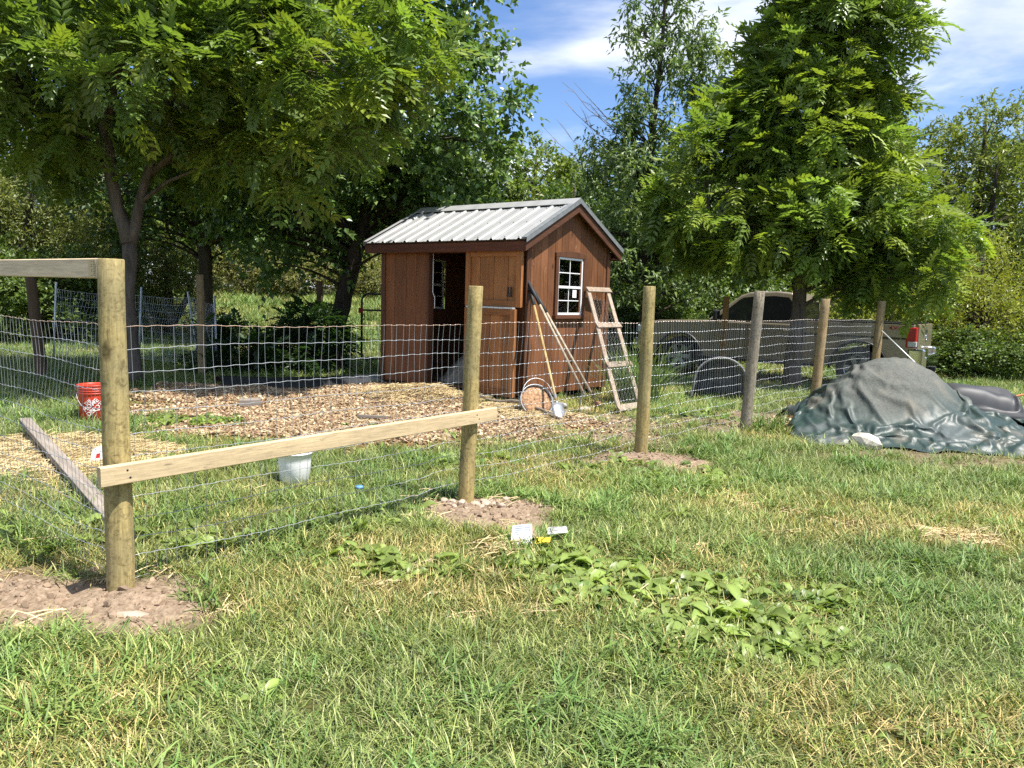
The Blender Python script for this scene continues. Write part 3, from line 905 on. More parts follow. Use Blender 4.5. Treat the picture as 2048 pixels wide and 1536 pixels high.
        V, F, CC = stamp(tmpl[0], tmpl[1], P, R, S, c)
        mt = M_leafB if style == 'broad' else M_leafC
    me = np_mesh('crown', V, F, mt, CC)
    link('crown', me, t)
    return t
def copy_tree(o, loc, rz, s, label, group):
    c = o.copy(); COL.objects.link(c); c.location = loc; c.rotation_euler = (0, 0, rz); c.scale = (s[0], s[0], s[1])
    c['label'] = label; c['group'] = group
    for ch in list(o.children):
        d = ch.copy(); COL.objects.link(d); d.parent = c
    return c

tr_ = np.random.default_rng(21)
# big pinnate tree on the left, forked trunk
bx, by = -5.49, 11.22; bz = gz(bx, by)
tA = make_tree('walnut_tree', 'large tree with drooping feather leaves and a forked trunk behind the orange bucket', (bx, by, bz),
  [[(0, 0, 0, .125), (-.03, 0, .9, .098), (-.02, .02, 2.05, .098)],
   [(-.02, .02, 2.0, .10), (-.2, 0, 2.7, .085), (-.33, 0, 3.6, .075), (-.25, 0, 4.6, .06), (-.1, -.1, 5.8, .045), (0, -.1, 7.2, .02)],
   [(0, .02, 2.0, .085), (.2, -.02, 2.7, .065), (.45, -.1, 3.4, .055), (.9, -.3, 4.4, .045), (1.3, -.5, 5.6, .02)],
   [(-.3, 0, 3.2, .05), (-1.0, -.1, 3.75, .04), (-1.9, -.2, 4.5, .025)],
   [(-.3, 0, 3.7, .05), (.1, -.1, 4.8, .045), (.2, -.2, 6.2, .03)],
   [(.3, 0, 2.95, .045), (1.4, -.4, 3.7, .04), (2.6, -.7, 4.3, .02)]],
  [(.1, -.4, 4.6, 2.5, 2.2, 1.9), (2.3, -.8, 4.1, 1.6, 1.5, 1.2), (-1.9, -.3, 3.5, 1.6, 1.7, 1.2), (.3, -.2, 6.4, 2.3, 2.0, 1.5), (.8, -1.2, 3.9, 1.4, 1.0, .8), (3.0, -1.2, 4.7, 1.15, 1.2, 1.0)],
  'pin', 205, tr_, (.155, .225, .050), zmin=lambda A: np.where(A[:, 0] > 1.6, 2.95, 3.35), yellow=.34, leaf_s=.41)
# broad leaved tree behind the shed's left end
bx, by = -3.29, 14.29; bz = gz(bx, by)
tC = make_tree('broadleaf_tree', 'dense glossy broad leaved tree with a curved dark trunk just left of the shed', (bx, by, bz),
  [[(0, 0, 0, .20), (.02, 0, .7, .165), (.25, .05, 1.6, .15), (.5, .05, 2.6, .13), (.9, 0, 4.0, .11), (1.2, 0, 5.6, .07), (1.35, 0, 7.4, .025)],
   [(.4, .05, 2.3, .09), (-.3, -.1, 3.2, .07), (-.9, -.2, 4.4, .04)],
   [(.8, 0, 3.6, .07), (1.5, -.2, 4.4, .05), (2.3, -.4, 4.8, .02)]],
  [(1.0, -.1, 4.7, 2.0, 1.8, 2.0), (2.2, -.4, 4.1, 1.15, 1.2, 1.55), (-.2, -.1, 3.4, 1.7, 1.4, 1.35), (1.4, 0, 6.9, 1.35, 1.4, 1.7), (1.3, -.2, 2.9, 1.7, 1.2, .9), (-.9, .2, 5.0, 1.4, 1.4, 1.6), (-1.0, .3, 3.0, 1.3, 1.2, .9), (-.5, 0, 2.4, 1.6, 1.0, .6)],
  'broad', 265, tr_, (.11, .185, .050), zmin=1.75, yellow=.22, leaf_s=.125, per=120, barkmat=M_barkd, clump_r=.50)
# second trunk deep in the shade
bx, by = -7.47, 19.0; bz = gz(bx, by)
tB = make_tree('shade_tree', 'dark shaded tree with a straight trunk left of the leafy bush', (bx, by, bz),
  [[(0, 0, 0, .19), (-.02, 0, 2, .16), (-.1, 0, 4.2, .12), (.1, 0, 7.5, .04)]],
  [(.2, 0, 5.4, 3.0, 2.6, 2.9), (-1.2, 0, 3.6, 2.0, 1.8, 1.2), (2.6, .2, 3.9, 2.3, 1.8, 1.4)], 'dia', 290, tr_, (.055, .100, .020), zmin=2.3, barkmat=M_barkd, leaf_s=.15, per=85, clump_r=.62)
# slender narrow leaved tree behind the shed's right end
bx, by = 3.2, 19.4; bz = gz(bx, by)
tD = make_tree('narrow_leaf_tree', 'tall slender tree with narrow leaves and bare side twigs behind the shed', (bx, by, bz),
  [[(0, 0, 0, .13), (.02, 0, 2.2, .11), (-.05, 0, 4.5, .085), (.1, 0, 7, .055), (.25, 0, 10.4, .015)],
   [(.1, 0, .3, .10), (.3, .1, 3, .08), (.9, .1, 5.5, .05), (1.2, .1, 8.0, .012)]],
  [(0, 0, 4.2, 1.55, 1.4, 1.7), (.9, .1, 3.2, 1.6, 1.3, 1.5), (-.2, .1, 5.3, 1.35, 1.2, 1.0), (.15, 0, 6.2, 1.15, 1.1, 1.3), (.15, 0, 8.3, .95, .9, 1.5), (.9, 0, 7.3, .75, .8, .9), (-.5, 0, 2.6, 1.3, 1.2, 1.2), (.5, 0, 9.6, .6, .6, .9)],
  'narrow', 270, tr_, (.135, .20, .062), zmin=1.2, barkmat=M_barkd, leaf_s=.17, per=70, clump_r=.42, yellow=.15)
dm = MB()
for k in range(9):
    h0 = 3.6 + 2.2*tr_.random(); L = 1.3 + 1.3*tr_.random(); az = math.pi + (tr_.random()-.5)*1.0
    pts = [(-.05, 0, h0)]
    for i in range(1, 8):
        f_ = i/7; pts.append((-.05 + math.cos(az)*L*f_, math.sin(az)*L*f_, h0 + L*.75*f_**1.3 + tr_.normal()*.05))
    dm.tube(pts, list(np.linspace(.016, .004, 8)), 4, cap=False)
    for q in range(5):
        i = 2 + int(tr_.random()*5); p = Vector(pts[i]); e = p + Vector((-.1-.35*tr_.random(), (tr_.random()-.5)*.5, (tr_.random()-.25)*.6))
        dm.tube([p, p.lerp(e, .5) + Vector((0, 0, .05)), e], [.006, .004, .003], 3, cap=False)
dm.build('bare_twigs', M_twig, tD)
# big pinnate tree on the right, in front of the truck
bx, by = 5.1, 14.1; bz = gz(bx, by)
tE = make_tree('walnut_tree', 'tall sunlit tree with bright feather leaves hanging over the pickup truck', (bx, by, bz),
  [[(0, 0, 0, .15), (.02, 0, 1.5, .125), (.05, 0, 3.0, .10), (-.05, 0, 5.0, .075), (.05, 0, 7.6, .03)],
   [(.05, 0, 2.2, .06), (1.0, -.3, 3.0, .05), (1.9, -.5, 3.3, .02)], [(.05, 0, 2.0, .06), (-1.0, -.2, 2.8, .05), (-2.2, -.3, 3.2, .02)]],
  [(.25, 0, 5.9, 1.25, 1.2, 1.3), (.0, 0, 4.5, 1.35, 1.3, 1.2), (-1.35, -.2, 3.4, 1.3, 1.2, 1.05), (1.25, -.4, 3.1, 1.0, 1.1, 1.0), (.0, -.5, 2.75, 1.5, 1.1, .65), (1.5, -.5, 2.2, .65, .8, .5), (-.6, 0, 5.0, .7, .8, .7), (.45, 0, 7.2, .85, .9, .9)],
  'pin', 245, tr_, (.175, .250, .060), zmin=lambda A: np.where(A[:, 0] > .7, 1.95, 2.55), yellow=.40, leaf_s=.41)

# woodland behind -----------------------------------------------------------
wr = np.random.default_rng(77)
def proto(name, label, group, h, w, style, col, n, per, ls, yellow=.25, zl=.25, cat='tree'):
    return make_tree(name, label, (0, 0, 0), [[(0, 0, 0, .13*w), (.05, .05, h*.35, .10*w), (-.1, 0, h*.95, .02)], [(0, 0, .2, .09*w), (.35*w, .1, h*.4, .06*w), (.55*w, .1, h*.75, .02)], [(0, 0, .2, .08*w), (-.4*w, -.1, h*.4, .06*w), (-.6*w, -.1, h*.7, .02)]],
        [(0, 0, h*.55, w, w, h*.40), (.45*w, .1, h*.42, .75*w, .75*w, h*.28), (-.5*w, 0, h*.45, .75*w, .75*w, h*.30), (.1*w, 0, h*.82, .5*w, .5*w, h*.22), (-.35*w, .1, h*.70, .45*w, .45*w, h*.2), (.4*w, -.1, h*.72, .4*w, .4*w, h*.18), (0, -.3*w, h*.25, .95*w, .8*w, h*.2)],
        style, n, wr, col, M_barkd, group, zmin=zl*h*.3, cat=cat, yellow=yellow, leaf_s=ls, per=per, clump_r=.16*w+.18, limbs=.5, limb_r=.02)
GA = 'dark green woodland trees in the shade behind the yard'
GB = 'sunlit yellow green trees on the skyline behind the shed'
GD = 'light olive trees with thin upright stems at the right edge'
GE = 'yellow green bushes behind the pickup truck'
GH = 'olive shrubs at the left edge of the clearing'
LA = 'dark green woodland tree in the shaded row behind the yard'
LB = 'sunlit yellow green tree on the skyline behind the shed roof'
LD_ = 'light olive tree with thin upright stems right of the truck'
LE = 'low yellow green bush at the wood edge right of the truck'
LH = 'olive fine leaved shrub at the left edge of the clearing'
def place(pr, spots, labels, group):
    for k, (x, y, sxy, sz) in enumerate(spots):
        label = labels[k]
        if k == 0:
            pr['label'] = label; pr.location = (x, y, gz(x, y)); pr.scale = (sxy, sxy, sz); pr.rotation_euler = (0, 0, wr.random()*6.28)
        else: copy_tree(pr, (x, y, gz(x, y)), wr.random()*6.28, (sxy, sz), label, group)
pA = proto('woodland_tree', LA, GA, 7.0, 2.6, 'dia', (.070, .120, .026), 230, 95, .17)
place(pA, [(-14.0, 27, 1, 1), (-11.5, 37, 1.1, 1.25), (-7.6, 38, 1.1, 1.15), (-17.5, 30, 1.2, 1.2), (-4.6, 39, 1.1, 1.15), (-1.8, 36, 0.95, 0.9), (5.2, 27, 1.0, 0.98), (8.3, 28, 1.1, 1.0), (2.3, 31, 1.05, 0.9), (-14, 36, 1.3, 1.4)],
  ['dark woodland tree behind the olive shrubs, left of the forked trunk', 'dark woodland tree beyond the meadow between the shade tree and the dark bush', 'dark woodland tree beyond the meadow above the middle of the dark bush', 'tall dark woodland tree at the left edge above the top rail', 'dark woodland tree beyond the meadow behind the glossy broad leaved tree', 'dark woodland tree directly behind the shed roof', 'dark woodland tree behind the shed between the slender tree and the feather leaved tree', 'dark woodland tree behind the truck cab and feather leaved tree', 'low dark woodland tree just right of the shed ridge', 'very tall dark woodland tree beyond the netting fence'], GA)
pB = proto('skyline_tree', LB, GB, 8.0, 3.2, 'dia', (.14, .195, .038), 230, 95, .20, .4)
place(pB, [(0.8, 37, 1, 1.02), (4.2, 39, 1.1, 1.08), (-3.2, 38, 1.0, 0.98), (8.5, 38, 1.1, 1.0), (13, 40, 1.2, 1.1), (-8, 42, 1.2, 1.1)],
  ['sunlit yellow green tree in the sky gap above the shed ridge', 'sunlit yellow green tree behind the slender narrow leaved tree', 'sunlit yellow green tree behind the right side of the broad leaved tree', 'sunlit yellow green tree in the gap left of the tall feather leaved tree', 'farthest sunlit yellow green tree behind the tall feather leaved tree', 'sunlit yellow green tree far beyond the meadow'], GB)
pD = proto('olive_tree', LD_, GD, 7.6, 2.0, 'dian', (.17, .215, .058), 220, 95, .17, .35)
place(pD, [(11.6, 25, 1, 1.06), (14.2, 24.5, 1.1, 1.06), (16.8, 26, 1.0, 1.12), (9.2, 26.5, 1.1, 1.0), (12.8, 29, 1.1, 1.12)],
  ['light olive tree rising just right of the tall feather leaved tree', 'light olive tree on the skyline above the yellow green bush', 'tallest light olive tree at the right edge of the picture', 'light olive tree behind the trunk of the feather leaved tree', 'light olive tree set back between two nearer olive trees'], GD)
pE = proto('yellow_green_bush', LE, GE, 3.0, 1.9, 'dian', (.23, .26, .045), 190, 90, .105, .4, .1, 'bush')
place(pE, [(12.3, 20.8, 1, 1.1), (15.0, 20.8, 1.1, 1.15), (10.3, 21.5, 0.9, 0.95), (8.3, 20.6, 0.62, 0.75)],
  ['broad yellow green bush right of the truck tailgate', 'yellow green bush cut off by the right edge', 'yellow green bush directly behind the truck tailgate', 'small yellow green bush seen over the truck bed'], GE)
pH = proto('olive_shrub', LH, GH, 5.0, 2.2, 'dian', (.165, .195, .058), 220, 95, .13, .3, .1, 'shrub')
place(pH, [(-13.6, 20.5, 1, 1.08), (-11.0, 22, 0.9, 0.85), (-16.5, 22, 1.1, 1.15), (-9.3, 21, 0.6, 0.5)],
  ['olive fine leaved shrub cut off by the left edge above the rail', 'olive fine leaved shrub left of the forked trunk', 'taller olive shrub farther back at the left edge', 'small olive shrub behind the netting right of the forked trunk'], GH)
GU = 'shaded undergrowth shrubs below the woodland trees'
LU = 'dark green undergrowth shrub in the shade below the woodland trees'
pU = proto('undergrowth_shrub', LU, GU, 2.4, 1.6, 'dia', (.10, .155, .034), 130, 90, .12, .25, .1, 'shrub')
place(pU, [(-12.8, 17.5, 1, 1.1), (-10.8, 18.5, 0.9, 0.9), (2.6, 22.5, 1.1, 1.0), (5.0, 23, 1.1, 1.2), (7.0, 22.5, 1.0, 1.1), (1.0, 28, 1.2, 1.1), (10.5, 23.5, 1.1, 1.0), (13.2, 19.2, 0.8, 0.55), (11.3, 19.0, 0.7, 0.5), (3.8, 20.8, 0.8, 0.8)],
  ['dark undergrowth shrub at the left edge behind the top rail', 'dark undergrowth shrub behind the leaning dark post', 'dark undergrowth shrub behind the shed gable', 'dark undergrowth shrub behind the truck bonnet', 'dark undergrowth shrub behind the truck cab', 'dark undergrowth shrub far behind the shed roof', 'dark undergrowth shrub behind the truck tailgate', 'low dark undergrowth shrub on the far grass at the right edge', 'low dark undergrowth shrub right of the truck bumper', 'dark undergrowth shrub between the leaning frame and the truck bonnet'], GU)
GM = 'light tall weeds along the far side of the clearing'
LM = 'pale green tall weed clump along the far side of the clearing'
pM = proto('tall_weed_clump', LM, GM, 1.7, 1.5, 'dian', (.19, .20, .07), 110, 80, .11, .3, .05, 'weeds')
place(pM, [(-9.5, 33.5, 1.2, 1.0), (-7.2, 34.5, 1.3, 1.2), (-5.0, 33.8, 1.2, 0.9), (-11.8, 34, 1.3, 1.2)],
  ['pale tall weed clump right of the shade tree trunk beyond the meadow', 'tallest pale weed clump above the dark bush beyond the meadow', 'pale weed clump left of the curved tree trunk beyond the meadow', 'pale tall weed clump behind the shade tree trunk'], GM)
# dark big leafed bush in the shade in front of the broad leaved tree
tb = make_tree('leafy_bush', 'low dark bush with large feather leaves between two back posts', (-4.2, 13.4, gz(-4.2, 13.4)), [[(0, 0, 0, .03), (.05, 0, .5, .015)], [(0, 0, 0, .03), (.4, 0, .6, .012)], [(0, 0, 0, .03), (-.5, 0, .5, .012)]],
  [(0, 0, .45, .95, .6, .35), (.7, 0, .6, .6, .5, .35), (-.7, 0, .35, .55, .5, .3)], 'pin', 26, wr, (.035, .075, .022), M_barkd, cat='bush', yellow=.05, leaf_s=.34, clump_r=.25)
# ------------------------------------------------------------------ shed
rg = np.random.default_rng(8)
SHED = thing('garden_shed', 'small brown stained timber shed with a light metal gable roof and open split door', 'shed', (.148, 10.256, 0), 2.481)
L_, W_, ZB, ZW = 2.73, 2.06, .11, 2.14
RY = -W_/2 + .02; ZR = 2.775; SL = (ZR - 2.165)/(RY*-1 + .2)     # ridge, slope per metre in y
def roof_z(y): return ZR - abs(y - RY)*SL
def sh(mb, name, m, parent=None, bevel=.003): return mb.build(name, m, SHED if parent is None else parent, bevel)
# gable wall with the window: boards run upright, battens' joints recessed
WY0, WY1, WZ0, WZ1 = -.70, -1.32, 1.19, 1.985       # window opening
gw = MB()
def wall_piece(mb, x0, x1, y0, y1, z0):
    mb.add([(x, y, z) for x in (x0, x1) for y in (y0, y1) for z in (z0, roof_z(y) - .035)], [(0, 1, 3, 2), (4, 6, 7, 5), (0, 4, 5, 1), (2, 3, 7, 6), (0, 2, 6, 4), (1, 5, 7, 3)])
gab = MB().box((.052, (WY0-.02)/2 - .01, (ZB+1.98)/2), (.012, -WY0-.04, 1.98-ZB)).box((.052, (WY1-W_)/2 + .0, (ZB+1.98)/2), (.012, W_+WY1-.04, 1.98-ZB)).box((.052, (WY0+WY1)/2, (ZB+WZ0)/2), (.0122, WY0-WY1, WZ0-ZB-.02))
gob = sh(gab, 'gable_wall', M_inside)
nb = 13; bw = W_/nb
for k in range(nb):
    ya, yb = -k*bw - .0025, -(k+1)*bw + .0025
    jut = .003*(rg.random()-.5)
    def piece(z0, z1):
        mb = MB()
        ztop = (lambda y: roof_z(y) - .03) if z1 is None else (lambda y: z1)
        ym = [ya, yb] if not (yb < RY < ya) else [ya, RY, yb]
        vs = []
        for x in (jut, jut + .022):
            for y in ym: vs += [(x, y, z0), (x, y, ztop(y))]
        q = len(ym); fs = []
        for i in range(q-1):
            a = 2*i; fs.append((a, a+1, a+3, a+2)); b = 2*q + 2*i; fs.append((b, b+2, b+3, b+1)); fs.append((a+1, b+1, b+3, a+3)); fs.append((a, a+2, b+2, b))
        fs.append((0, 2*q, 2*q+1, 1)); a = 2*q-2; fs.append((a, a+1, 4*q-1, 4*q-2))
        mb.add(vs, fs)
        sh(mb, 'wall_board', M_cedar, gob, .0025)
    if yb < WY0 + .02 and ya > WY1 - .02 and (ya <= WY0 + .09) and (yb >= WY1 - .09):
        piece(ZB - .02*rg.random(), WZ0 - .02); piece(WZ1 + .02, None)
    else:
        piece(ZB - .02*rg.random(), None)
# window in the gable
def window(xo, sgn, name='window'):
    fr = MB()
    yc = (WY0+WY1)/2; wy = WY0-WY1; zc = (WZ0+WZ1)/2; hz = WZ1-WZ0
    X = lambda d: xo + sgn*d
    for yy in (WY0 - .014, WY1 + .014): fr.box((X(.0), yy, zc), (.05, .028, hz))
    for zz in (WZ0 + .016, WZ1 - .014): fr.box((X(.0), yc, zz), (.0496, wy-.056, .03))
    fr.box((X(-.004), yc, zc - .01), (.042, wy-.056, .034))
    w = sh(fr, name, M_white, None, .002)
    for half, (z0, z1, xs) in enumerate(((WZ0+.031, zc-.027, .006), (zc+.007, WZ1-.029, -.006))):
        mu = MB()
        mu.box((X(-xs), yc, (z0+z1)/2), (.014, .013, z1-z0)); mu.box((X(-xs), yc, (z0+z1)/2), (.0132, wy-.056, .013))
        sh(mu, 'muntin', M_white, w, .001)
        for a in (0, 1):
            for b in (0, 1):
                ya_ = WY0-.028-a*(wy-.056)/2; yb_ = ya_-(wy-.056)/2
                p = MB().box((X(-xs), (ya_+yb_)/2, z0+(z1-z0)*(.25+.5*b)), (.004, (wy-.056)/2-.004, (z1-z0)/2-.002))
                sh(p, 'pane', M_glass, w, 0)
    return w
win = window(.012, -1)
st = MB().box((.005, WY1+.17, WZ0+.30), (.002, .10, .11)); sh(st, 'sticker', M_print, win, 0)
cas = MB()
cas.box((-.017, WY0+.036, (WZ0+WZ1)/2), (.028, .068, WZ1-WZ0+.0)); cas.box((-.017, WY1-.036, (WZ0+WZ1)/2), (.028, .068, WZ1-WZ0+.0))
yc = (WY0+WY1)/2
arch = [(-.385, 0), (.385, 0), (.385, .055), (.25, .075), (.1, .088), (0, .092), (-.1, .088), (-.25, .075), (-.385, .055)]
cas.add([(x, yc+y, WZ1+.002+z) for x in (-.031, -.004) for y, z in arch], [tuple(range(9)), tuple(range(17, 8, -1))] + [(i, (i+1) % 9, 9+(i+1) % 9, 9+i) for i in range(9)])
casing = sh(cas, 'window_casing', M_trimz)
sh(MB().box((-.032, yc, WZ0-.026), (.060, .80, .05)), 'sill', M_trimy, casing)
# front wall left of the door, and right stub behind the open door
fw = sh(MB().box((2.255, -.052, (ZB+ZW)/2), (.94, .012, ZW-ZB)).box((.44, -.052, (ZB+ZW)/2), (.86, .012, ZW-ZB)).box((1.33, -.052, 2.09), (.92, .0118, .10)), 'front_wall', M_inside)
xe = [1.80, 2.02, 2.23, 2.47, 2.70]
for a, b in zip(xe[:-1], xe[1:]):
    j = .003*rg.random()
    sh(MB().bbox((a+.0025, -.022-j, ZB-.015*rg.random()), (b-.0025, -j, ZW)), 'wall_board', M_front, fw, .0025)
xe = [.03, .24, .45, .66, .86]
for a, b in zip(xe[:-1], xe[1:]):
    sh(MB().bbox((a+.0025, -.022, ZB), (b-.0025, 0, ZW)), 'wall_board', M_cedar, fw, .0025)
# door frame and corner boards
sh(MB().bbox((1.755, -.10, ZB), (1.80, .012, 2.05)).bbox((.86, -.10, ZB), (.90, .012, 2.05)).bbox((.90, -.099, 2.012), (1.755, .0118, 2.05)), 'door_frame', M_trimz)
for p0, p1 in (((-.024, -.07, ZB-.02), (-.001, .024, 2.13)), ((-.0235, -W_-.002, ZB-.02), (-.001, -W_+.085, 2.10)), ((2.66, .001, ZB-.02), (2.745, .022, 2.13))):
    sh(MB().bbox(p0, p1), 'corner_board', M_trimz)
# far gable wall with its own window, rear wall
fg = MB().bbox((L_-.02, -.64, ZB), (L_, 0, ZW)).bbox((L_-.02, -W_, ZB), (L_, -1.38, ZW)).bbox((L_-.0198, -1.38, ZB), (L_-.0002, -.64, WZ0)).bbox((L_-.0198, -1.38, WZ1), (L_-.0002, -.64, ZW))
fg.add([(x, y, z) for x in (L_-.02, L_) for y, z in ((0, ZW+.0), (-W_, ZW+.0), (RY, ZR-.05))], [(0, 1, 2), (3, 5, 4), (0, 3, 4, 1), (1, 4, 5, 2), (2, 5, 3, 0)])
sh(fg, 'far_gable_wall', M_cedar, None, 0)
window(L_-.012, 1)
sh(MB().bbox((.0, -W_-.001, ZB), (L_, -W_+.02, ZW)), 'rear_wall', M_cedar, None, 0)
sh(MB().bbox((.02, -W_+.025, ZB+.005), (L_-.025, -.03, ZB+.035)), 'floor', M_inside, None, 0)
sh(MB().bbox((.03, -.075, .0), (L_-.03, -.02, ZB-.022)).bbox((.0302, -W_+.02, -.02), (L_-.0302, -W_+.10, ZB-.022)).bbox((.031, -1.1, -.02), (L_-.031, -1.0, ZB-.022)), 'skid', M_skid)
# roof: ribbed sheets, ridge cap, trims
rf = sh(MB().add([(x, y, z) for x in (-.09, L_+.17) for y, z in ((.16, roof_z(.16)-.03), (RY, ZR-.03), (2*RY-.16, roof_z(2*RY-.16)-.03), (2*RY-.16, roof_z(2*RY-.16)-.042), (RY, ZR-.045), (.16, roof_z(.16)-.042))],
   [(0, 1, 7, 6), (1, 2, 8, 7), (2, 3, 9, 8), (3, 4, 10, 9), (4, 5, 11, 10), (5, 0, 6, 11), (0, 5, 4, 1), (1, 4, 3, 2), (6, 7, 10, 11), (7, 8, 9, 10)]), 'roof', M_inside, None, 0)
X0, X1 = -.12, L_+.20
sheets = [(-.12, .80), (.80, 1.72), (1.72, L_+.20)]
for sgn in (1, -1):
    ye = .20 if sgn > 0 else 2*RY - .20
    for si, (xa, xb) in enumerate(sheets):
        prof = []
        nr = 4; pitch = .23
        x = xa
        prof.append((xa, 0))
        c0 = xa + .115
        while c0 < xb - .03:
            prof += [(c0-.030, 0), (c0-.013, .022), (c0+.013, .022), (c0+.030, 0)]
            for q in (.075, .155):
                if c0 + q + .02 < min(xb, c0+pitch-.03): prof += [(c0+q-.012, 0), (c0+q, .004), (c0+q+.012, 0)]
            c0 += pitch
        prof.append((xb-.001, 0))
        vs = []; fs = []
        top = ((RY + sgn*.005), ZR - .012); bot = (ye, roof_z(ye) - .008)
        lift = .0012*(si % 2)
        for y, z in (bot, ((top[0]+bot[0])/2, (top[1]+bot[1])/2), top):
            for px, pz in prof: vs.append((px, y, z + pz + lift))
        q = len(prof)
        for r in range(2):
            for i in range(q-1): fs.append((r*q+i, r*q+i+1, (r+1)*q+i+1, (r+1)*q+i))
        mb = MB().add(vs, fs)
        o = mb.build('roof_sheet', M_roof, rf)
# screws along the sheets
sc_ = MB()
for y in (.12, -.35, -.80):
    for k in range(13):
        x = X0 + .115 + .06 + k*.23
        if x < X1 - .05: sc_.lathe([(.001, .010), (.009, .008), (.010, 0)], 6, Matrix.Translation((x, y, roof_z(y)-.006)))
sh(sc_, 'roof_screws', M_roofgrey, rf, 0)['kind'] = 'stuff'
rc = MB()
for sgn in (1, -1):
    y2 = RY + sgn*.17
    rc.add([(x, y, z) for x in (X0-.012, X1+.008) for y, z in ((RY, ZR+.034), (y2, roof_z(y2)+.024), (y2, roof_z(y2)+.017), (RY, ZR+.026))], [(0, 1, 5, 4), (1, 2, 6, 5), (2, 3, 7, 6), (0, 3, 2, 1), (4, 5, 6, 7)])
sh(rc, 'ridge_cap', M_roof, rf, 0)
for sgn in (1, -1):
    ye = .208 if sgn > 0 else 2*RY - .208
    for x0, x1 in ((X0-.022, X0+.075), (X1-.06, X1+.012)):
        xo = x0 if x0 < 0 else x1
        mb = MB()
        p = [(x, y, z) for x in (x0, x1) for y, z in ((RY, ZR+.024), (ye, roof_z(ye)+.022), (ye, roof_z(ye)+.016), (RY, ZR+.018))]
        mb.add(p, [(0, 1, 5, 4), (2, 3, 7, 6), (0, 4, 7, 3), (1, 2, 6, 5), (0, 3, 2, 1), (4, 5, 6, 7)])
        a, b = (xo, xo+.004) if xo < 0 else (xo-.004, xo)
        mb.add([(x, y, z) for x in (a, b) for y, z in ((RY, ZR+.016), (ye, roof_z(ye)+.014), (ye, roof_z(ye)-.045), (RY, ZR-.043))], [(0, 1, 2, 3), (7, 6, 5, 4), (2, 6, 7, 3), (1, 5, 6, 2)])
        sh(mb, 'rake_trim', M_roofgrey if xo < 0 else M_roof, rf, 0)
        xw = X0 + .002 if xo < 0 else X1 - .03
        mb = MB().add([(x, y, z) for x in (xw, xw+.028) for y, z in ((RY, ZR-.045), (ye-.02*sgn, roof_z(ye)-.040), (ye-.02*sgn, roof_z(ye)-.155), (RY, ZR-.165))], [(0, 1, 2, 3), (7, 6, 5, 4), (0, 4, 5, 1), (1, 5, 6, 2), (2, 6, 7, 3), (3, 7, 4, 0)])
        sh(mb, 'rake_board', M_trimy, rf, .003)
    yf = .165 if sgn > 0 else 2*RY - .165
    sh(MB().bbox((X0+.032, yf, roof_z(yf)-.175), (X1-.032, yf+.024*sgn, roof_z(yf)-.050)), 'fascia_board', M_trimx, rf)
    sh(MB().bbox((X0+.033, yf-.002*sgn, roof_z(yf)-.16), (X1-.033, (0 if sgn > 0 else 2*RY)+.001*sgn, roof_z(yf)-.148)), 'soffit', M_trimx, rf, 0)
# split door, folded back against the front wall
def door(name, z0, z1, w, ang, y0, xh):
    e = bpy.data.objects.new(name, None); COL.objects.link(e); e.parent = SHED
    e.location = (xh, y0, 0); e.rotation_euler = (0, 0, -ang)
    n = 4
    for k in range(n):
        j = .002*rg.random()
        MB().bbox((-w*k/n-.004, .0-j, z0+.004), (-w*(k+1)/n+.004, .018-j, z1-.004)).build('board', M_door, e, .002)
    for a, b in ((z0, z0+.085), (z1-.085, z1)):
        MB().bbox((-.088, .0235, a), (-w+.088, .046, b)).build('rail', M_doorx, e, .002)
    for a, b in ((0, -.086), (-w+.086, -w)):
        MB().bbox((a, .0232, z0), (b, .0462, z1)).build('stile', M_door, e, .002)
    return e
du = door('upper_door', 1.285, 2.03, 1.0, math.radians(2.6), .04, .985)
dl = door('lower_door', .105, 1.262, .97, math.radians(6.5), .04, .985)
hg = MB().bbox((-.80, .047, 1.435), (-.775, .058, 1.55)).bbox((-.855, .047, 1.435), (-.83, .058, 1.55)).bbox((-.86, .0472, 1.42), (-.765, .054, 1.437)).build('slide_bolt', M_black, du, .002)
MB().bbox((-.03, .0, 1.2635), (-.93, .052, 1.284)).build('weather_strip', M_steel, dl, 0)
# things inside and under
t = thing('straw_heap', 'grey tan heap of bedding and sacks inside the open shed doorway', 'straw heap', (.148-.7896*1.35+.6136*.75, 10.256+.6136*1.35+.7896*.75, .145), 2.481)
mb = MB()
gu, gv = 18, 14
vs = []
for j in range(gv+1):
    for i in range(gu+1):
        u = i/gu*2-1; v = j/gv*2-1
        h = max(0, 1-(u*u+v*v))**.6*.42*(1+.5*(fbm(np.array([u*3+5]), np.array([v*3]), 3)[0]-.5)*2) + .05*(rg.random()-.5)
        vs.append((u*.62, v*.52, max(0.0, h)))
mb.add(vs, [(j*(gu+1)+i, j*(gu+1)+i+1, (j+1)*(gu+1)+i+1, (j+1)*(gu+1)+i) for j in range(gv) for i in range(gu)], True)
mb.build('heap', M_sack, t)
# a cord hanging in the doorway
tag(MB().tube([(.148-.7896*1.70+.6136*.02, 10.256+.6136*1.70+.7896*.02, z) for z in (2.0, 1.7, 1.45)] + [(.148-.7896*1.66+.6136*.02, 10.256+.6136*1.66+.7896*.02, z) for z in (1.38, 1.27, 1.22)], .006, 5).build('hanging_cord', M_print), 'pale cord hanging in the left side of the shed doorway', 'cord')

# ------------------------------------------------------------------ fence
FP0 = np.array([-1.784, 3.48]); FD = np.array([1.487, 1.775]); FL = np.linalg.norm(FD); FU = FD/FL
FN = np.array([-FU[1], FU[0]])       # into the yard
FS = [0, 1, 2.009, 2.997, 3.965, 5.14]
FENCE = thing('wire_fence', 'woven wire fence on thick round wooden posts with pale lumber rails', 'fence', (FP0[0], FP0[1], 0), math.atan2(FU[1], FU[0]))
